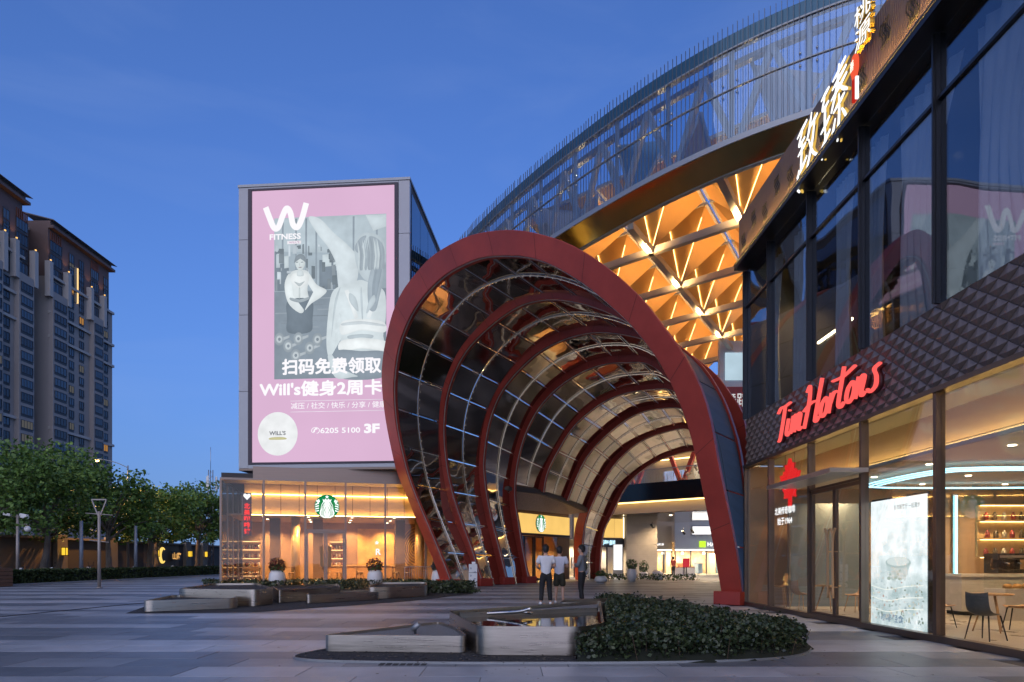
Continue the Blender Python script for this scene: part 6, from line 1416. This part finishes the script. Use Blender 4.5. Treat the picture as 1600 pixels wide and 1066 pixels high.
ng = wthing('rear_hedge', 'dark low hedge running in front of the pavilion glass', 'hedge', (-7,30,0))
C = []
while len(C) < 9000:
    px, py = rs_.uniform(318,742), rs_.uniform(914.5,929)
    if px < 380 and py > 921+.0*px: continue
    if py > 921+6*max(0,(px-620)/120)+2*math.sin(px*.05): continue
    p = G(px, py); C.append((p.x+rs_.uniform(-.1,.1), p.y, rs_.random()**.6*(.38+.10*noise.noise(Vector((p.x,p.y,0))))))
for _ in range(2600):
    px, py = rs_.gauss(706,16), rs_.uniform(921,928); p = G(px, py); C.append((p.x, p.y, rs_.random()**.7*.5*max(.2, 1-abs(px-706)/45)))
stuff(link('foliage', quads_mesh('foliage', leaf_quads(np.array(C), .13, rng), M_gl), ng))
# white egg pots with flowers, barrier, totem sign
M_flow = leafmat('red_flower', (.20,.02,.03), (.10,.10,.03), .6); M_flow2 = leafmat('blue_leaf', (.05,.06,.09), (.12,.12,.12), .6)
EGG = [(0,0),(.22,0),(.33,.2),(.37,.45),(.33,.7),(.25,.86),(.22,.84),(0,.8)]
for px, lab, mm_ in ((433,'white egg shaped pot of red flowers left of the pavilion door',M_flow),(586,'white egg shaped pot of red flowers right of the pavilion door',M_flow),(685,'white egg shaped pot with grey blue foliage beside the first red rib',M_flow2)):
    p = pav_w(pav_s(px, -1.0), -1.0, 0) if px < 650 else G(686,917); t = wthing('egg_pot', lab, 'plant pot', tuple(p), 'egg shaped pots by the pavilion')
    MB().lathe([(r*1.15, z*1.05) for r, z in EGG], p, 20).build('pot', M_pot, t); link('flowers', leafy((p.x,p.y,1.15), .46, .40, 420, .11, px, mm_), t); link('greenery', leafy((p.x,p.y,.98), .40, .26, 200, .11, px+1, M_leafp), t)
def barrier(label, p, L_, rz):
    t = thing('crowd_barrier', label, 'barrier', tuple(p), rz); MB().tube(catmull([(-L_/2,0,.12),(-L_/2,0,.9),(-L_/2+.12,0,1.05),(L_/2-.12,0,1.05),(L_/2,0,.9),(L_/2,0,.12)], 4), .022, 7).tube([(-L_/2,0,.16),(L_/2,0,.16)], .018, 6).build('frame', M_alu, t)
    for q in range(12): x = -L_/2+.12+q*(L_-.24)/11; MB().tube([(x,0,.16),(x,0,1.04)], .009, 5).build('bar', M_alu, t)
    for x in (-L_/2+.15, L_/2-.15): MB().beam((x,-.22,.03),(x,.22,.03),.05,.04).build('foot', M_alu, t); MB().tube([(x,0,.04),(x,0,.16)], .02, 6).build('foot_post', M_alu, t)
barrier('grey steel crowd barrier in front of the last pavilion bay', pav_w(pav_s(656,-.8), -.8, 0), 1.6, SBR)
p = G(739,919.5); ts = wthing('info_post', 'white information post with small print between the first red ribs', 'sign', tuple(p)); MB().box(p.x-.21,p.x+.21,p.y,p.y+.18,.06,1.22).build('post', M_white, ts); MB().box(p.x-.24,p.x+.24,p.y-.03,p.y+.21,0,.06).build('foot', M_steelgrey, ts); MB().box(p.x-.06,p.x+.12,p.y,p.y+.15,1.221,1.34).build('cap', M_alu, ts)
for q in range(4): text('small_print', ('票务','导览','服务','P')[q], mat('print_blue2', (.05,.10,.22), .6), ts, (p.x-.1+.2*(q % 2), p.y-.003, 1.0-.18*q), (1,0,0), (0,0,1), .10, .10, .0)
MB().box(p.x-.205,p.x+.205,p.y-.004,p.y-.001,.78,.80).build('rule', M_black, ts)
p = G(806,914)+Vector((-.1,1.2,0))
# drain slot in the paving
a, b = G(0,964), G(228,942); MB().beam(Vector((a.x,a.y,.003)), Vector((b.x,b.y,.003)), .14, .008).build('drain_slot', mat('drain', (.03,.03,.03), .7, .4), paving)
a, b = G(588,1040), G(665,1031); gr_ = MB()
for q in range(7):
    for r in range(9): x = a.x+.02+q*.095; y = a.y+.0+r*.045; gr_.box(x,x+.07,y,y+.018,.001,.006)
stuff(gr_.build('drain_grate', mat('grate', (.05,.05,.05), .6, .5), paving))
# ================================================================ people
M_skin = mat('skin', (.50,.30,.21), .55); M_hair = mat('hair_black', (.012,.010,.009), .5)
def skin_mesh(name, V, E, mats, sub=2, root=0):
    me = bpy.data.meshes.new(name); me.from_pydata([v[:3] for v in V], E, []); o = bpy.data.objects.new(name, me); COL.objects.link(o)
    o.modifiers.new('skin', 'SKIN'); 
    for i, v in enumerate(V):
        sv = me.skin_vertices[0].data[i]; sv.radius = (v[3], v[4] if len(v) > 4 else v[3]); sv.use_root = i == root
    s = o.modifiers.new('sub', 'SUBSURF'); s.levels = s.render_levels = sub
    dg = bpy.context.evaluated_depsgraph_get(); dg.update(); r = bpy.data.meshes.new_from_object(o.evaluated_get(dg)); bpy.data.objects.remove(o)
    r.materials.clear(); r.materials.append(mats); r.polygons.foreach_set('use_smooth', [True]*len(r.polygons)); r.name = name; return r
def hand(V, E, wi, wrist, d, palm_n, side):
    """palm and five curled fingers continuing from wrist vertex wi; d = pointing direction"""
    d = Vector(d).normalized(); pn = Vector(palm_n).normalized(); lat = d.cross(pn).normalized()
    c = wrist+d*.05; V.append((*c,.026,.018)); pi = len(V)-1; E.append((wi, pi)); kn = wrist+d*.09; V.append((*kn,.028,.016)); ki = len(V)-1; E.append((pi, ki))
    for q, L_ in enumerate((.07,.078,.074,.058)):
        b = kn+lat*(q-1.5)*.019; f1 = b+d*L_*.55+pn*.012; f2 = f1+d*L_*.25+pn*.03
        n = len(V); V += [(*b,.010),(*f1,.0085),(*f2,.007)]; E += [(ki,n),(n,n+1),(n+1,n+2)]
    t0 = wrist+d*.035-lat*side*.030; t1 = t0+d*.035-lat*side*.018+pn*.012; n = len(V); V += [(*t0,.011),(*t1,.009)]; E += [(pi,n),(n,n+1)]
def person(label, loc, rz, pose, top, bottom, shorts=False, shoes=None, glasses=False, sleeves='short', hs=1.0):
    t = thing('person', label, 'person', tuple(loc), rz); V = []; E = []
    def v(x, y, z, r, r2=None): V.append((x, y, z, r, r2 or r)); return len(V)-1
    hips, waist, chest, nb = v(0,0,.93,.135,.10), v(0,.0,1.08,.125,.09), v(0,.01,1.30,.150,.10), v(0,0,1.45,.07,.065)
    tilt = pose.get('tilt', .0); nk = v(0,.01+tilt*.3,1.50,.052); hd0 = v(0,.035+tilt,1.555,.070,.075); hd1 = v(0,.03+tilt*1.2,1.63,.080,.095); hd2 = v(0,.015+tilt*1.2,1.70,.070,.085); hd3 = v(0,.01+tilt*1.2,1.735,.04,.05)
    E += [(hips,waist),(waist,chest),(chest,nb),(nb,nk),(nk,hd0),(hd0,hd1),(hd1,hd2),(hd2,hd3)]
    ns = v(0,.125+tilt*1.2,1.612,.012); E.append((hd1,ns))
    for sg in (-1,1): e = v(sg*.088,.02+tilt*1.2,1.625,.012,.02); E.append((hd1,e))
    TV = [(0,0,.86,.172,.132),(0,0,1.08,.155,.118),(0,.01,1.28,.175,.125),(0,0,1.42,.115,.09),(0,0,1.475,.07,.068)]; TE = [(0,1),(1,2),(2,3),(3,4)]
    if pose.get('hem'): TV[0] = (0,0,pose['hem']-.07,.175,.135)
    PV = [(0,0,1.04,.135,.105),(0,0,.88,.15,.12)]; PE = [(0,1)]
    for sg, key in ((-1,'L'),(1,'R')):
        el_, wr = Vector(pose[key][0]), Vector(pose[key][1]); sh_ = v(sg*.185,0,1.41,.058); e1 = v(*el_,.042); e2 = v(*((el_+wr)/2),.037,.034); w = v(*wr,.027,.022); E += [(chest,sh_),(sh_,e1),(e1,e2),(e2,w)]
        hand(V, E, w, wr, pose[key][2], pose[key][3], sg)
        n = len(TV); s0_ = Vector((sg*.185,0,1.41))
        if sleeves == 'short': mid_ = s0_.lerp(el_,.72); TV += [(sg*.19,0,1.40,.085),(*mid_,.082)]; TE += [(2,n),(n,n+1)]
        else: TV += [(sg*.19,0,1.40,.082),(*el_,.064),(*((el_+wr)/2),.055),(*(el_.lerp(wr,.93)),.044)]; TE += [(2,n),(n,n+1),(n+1,n+2),(n+2,n+3)]
        kn, an = Vector(pose['k'+key]), Vector(pose['a'+key]); h_ = v(sg*.088,0,.86,.092); k1 = v(*kn,.060); c_ = v(*(kn.lerp(an,.32)+Vector((0,-.015,0))),.054); a_ = v(*an,.036); f_ = v(an.x+sg*.02,an.y+.13,.045,.034,.028); E += [(hips,h_),(h_,k1),(k1,c_),(c_,a_),(a_,f_)]
        n = len(PV); PV += [(sg*.092,0,.82,.110)]; PE += [(1,n)]
        if shorts: q = Vector((sg*.092,0,.82)).lerp(kn,.9); PV += [(*q,.105)]; PE += [(n,n+1)]
        else: PV += [(*kn,.080),(*(kn.lerp(an,.5)),.072),(*(kn.lerp(an,.93)),.064)]; PE += [(n,n+1),(n+1,n+2),(n+2,n+3)]
        ft = Vector((an.x,an.y,0)); sm_ = skin_mesh('shoe', [(an.x,an.y-.05,.045,.040,.038),(an.x+sg*.005,an.y+.03,.05,.045,.042),(an.x+sg*.015,an.y+.12,.04,.045,.032),(an.x+sg*.02,an.y+.19,.032,.032,.022),(an.x,an.y-.02,.10,.038)], [(0,1),(1,2),(2,3),(1,4)], shoes or M_white, 2); link('shoe', sm_, t)
    link('body', skin_mesh('body', V, E, M_skin), t); link('shirt', skin_mesh('shirt', TV, TE, top), t); link('trousers', skin_mesh('trousers', PV, PE, bottom), t)
    hy = tilt*1.2; hm = MB(); hm.ball((0,-.005+hy,1.665), .105, 16, sc=(.92,1.05,1.0)); hm.ball((0,-.03+hy,1.62), .092, 12, sc=(.98,.85,.95)); rr_ = random.Random(len(label))
    for q in range(60):
        a = rr_.random()*6.28; b = rr_.random()*1.2; hm.tube([(.09*math.cos(a)*math.sin(b),-.005+hy+.1*math.sin(a)*math.sin(b),1.665+.1*math.cos(b)),(.105*math.cos(a)*math.sin(b),hy+.12*math.sin(a)*math.sin(b),1.675+.118*math.cos(b))], [.02,.006], 4)
    hm.build('hair', M_hair, t)
    fm = MB()
    for sg in (-1,1): fm.ball((sg*.032,.105+hy,1.632), .010, 8)
    fm.tube([(-.022,.108+hy,1.575),(0,.114+hy,1.573),(.022,.108+hy,1.575)], .005, 5); fm.build('face_features', mat('eye_dark', (.05,.025,.02), .4), t)
    if glasses:
        gm = MB()
        for sg in (-1,1): gm.tube([Vector((sg*.034+.026*math.cos(a_/12*6.283),.122+hy,1.63+.02*math.sin(a_/12*6.283))) for a_ in range(12)], .003, 4, closed=True); gm.tube([(sg*.06,.12+hy,1.635),(sg*.09,.02+hy,1.64)], .003, 4)
        gm.build('glasses', M_black, t)
    t.scale = (hs,hs,hs); return t
M_tee = mat('white_tee', (.72,.72,.73), .8, 0, .05, 6); M_tee2 = mat('pale_tee', (.62,.63,.70), .8, 0, .05, 6); M_blk = mat('black_cloth', (.014,.014,.016), .8); M_gsh = mat('grey_shirt', (.16,.18,.20), .8, 0, .1, 6); M_olive = mat('dark_shorts', (.03,.028,.015), .8)
p = G(853,945.5)
person('person in white T-shirt and black trousers seen from behind, hands in front', p, math.radians(6), {'L':((-.27,-.02,1.13),(-.17,.2,1.06),(.6,.7,.1),(0,0,-1)),'R':((.27,-.02,1.13),(.14,.2,1.08),(-.6,.7,.1),(0,0,-1)),'kL':(-.12,.03,.48),'aL':(-.15,-.03,.09),'kR':(.11,.03,.48),'aR':(.13,-.02,.09),'tilt':.02,'hem':.86}, M_tee, M_blk, hs=1.07)
p = G(874,943.5)
person('person in pale T-shirt and dark shorts standing beside the white shirted one', p, math.radians(-14), {'L':((-.25,.02,1.14),(-.12,.24,1.16),(.7,.6,.1),(0,0,-1)),'R':((.25,.02,1.14),(.1,.24,1.17),(-.6,.7,.2),(0,0,-1)),'kL':(-.10,.03,.48),'aL':(-.11,-.02,.09),'kR':(.10,.05,.48),'aR':(.12,-.06,.09),'tilt':.05,'hem':.86}, M_tee2, M_olive, True, hs=1.05)
p = G(909,942.5)
person('person in grey shirt and glasses with folded arms facing left', p, math.radians(72), {'L':((-.24,.06,1.14),(.02,.21,1.17),(.9,.2,.1),(0,-.3,1)),'R':((.24,.06,1.14),(-.02,.23,1.12),(-.9,.1,.2),(0,-.3,1)),'kL':(-.09,.02,.48),'aL':(-.10,-.05,.09),'kR':(.09,.03,.48),'aR':(.09,.04,.09)}, M_gsh, M_blk, False, M_blk, True, 'long', 1.08)
p = G(1052,901)
person('person in dark red top standing far off by the outdoor counters', p, math.radians(20), {'L':((-.26,0,1.13),(-.26,.08,.88),(0,.2,-1),(0,1,0)),'R':((.26,0,1.13),(.24,.1,.9),(0,.2,-1),(0,1,0)),'kL':(-.1,.02,.48),'aL':(-.1,-.02,.09),'kR':(.1,.02,.48),'aR':(.1,-.02,.09)}, mat('dark_red_top', (.22,.03,.025), .8), M_blk, hs=.98)
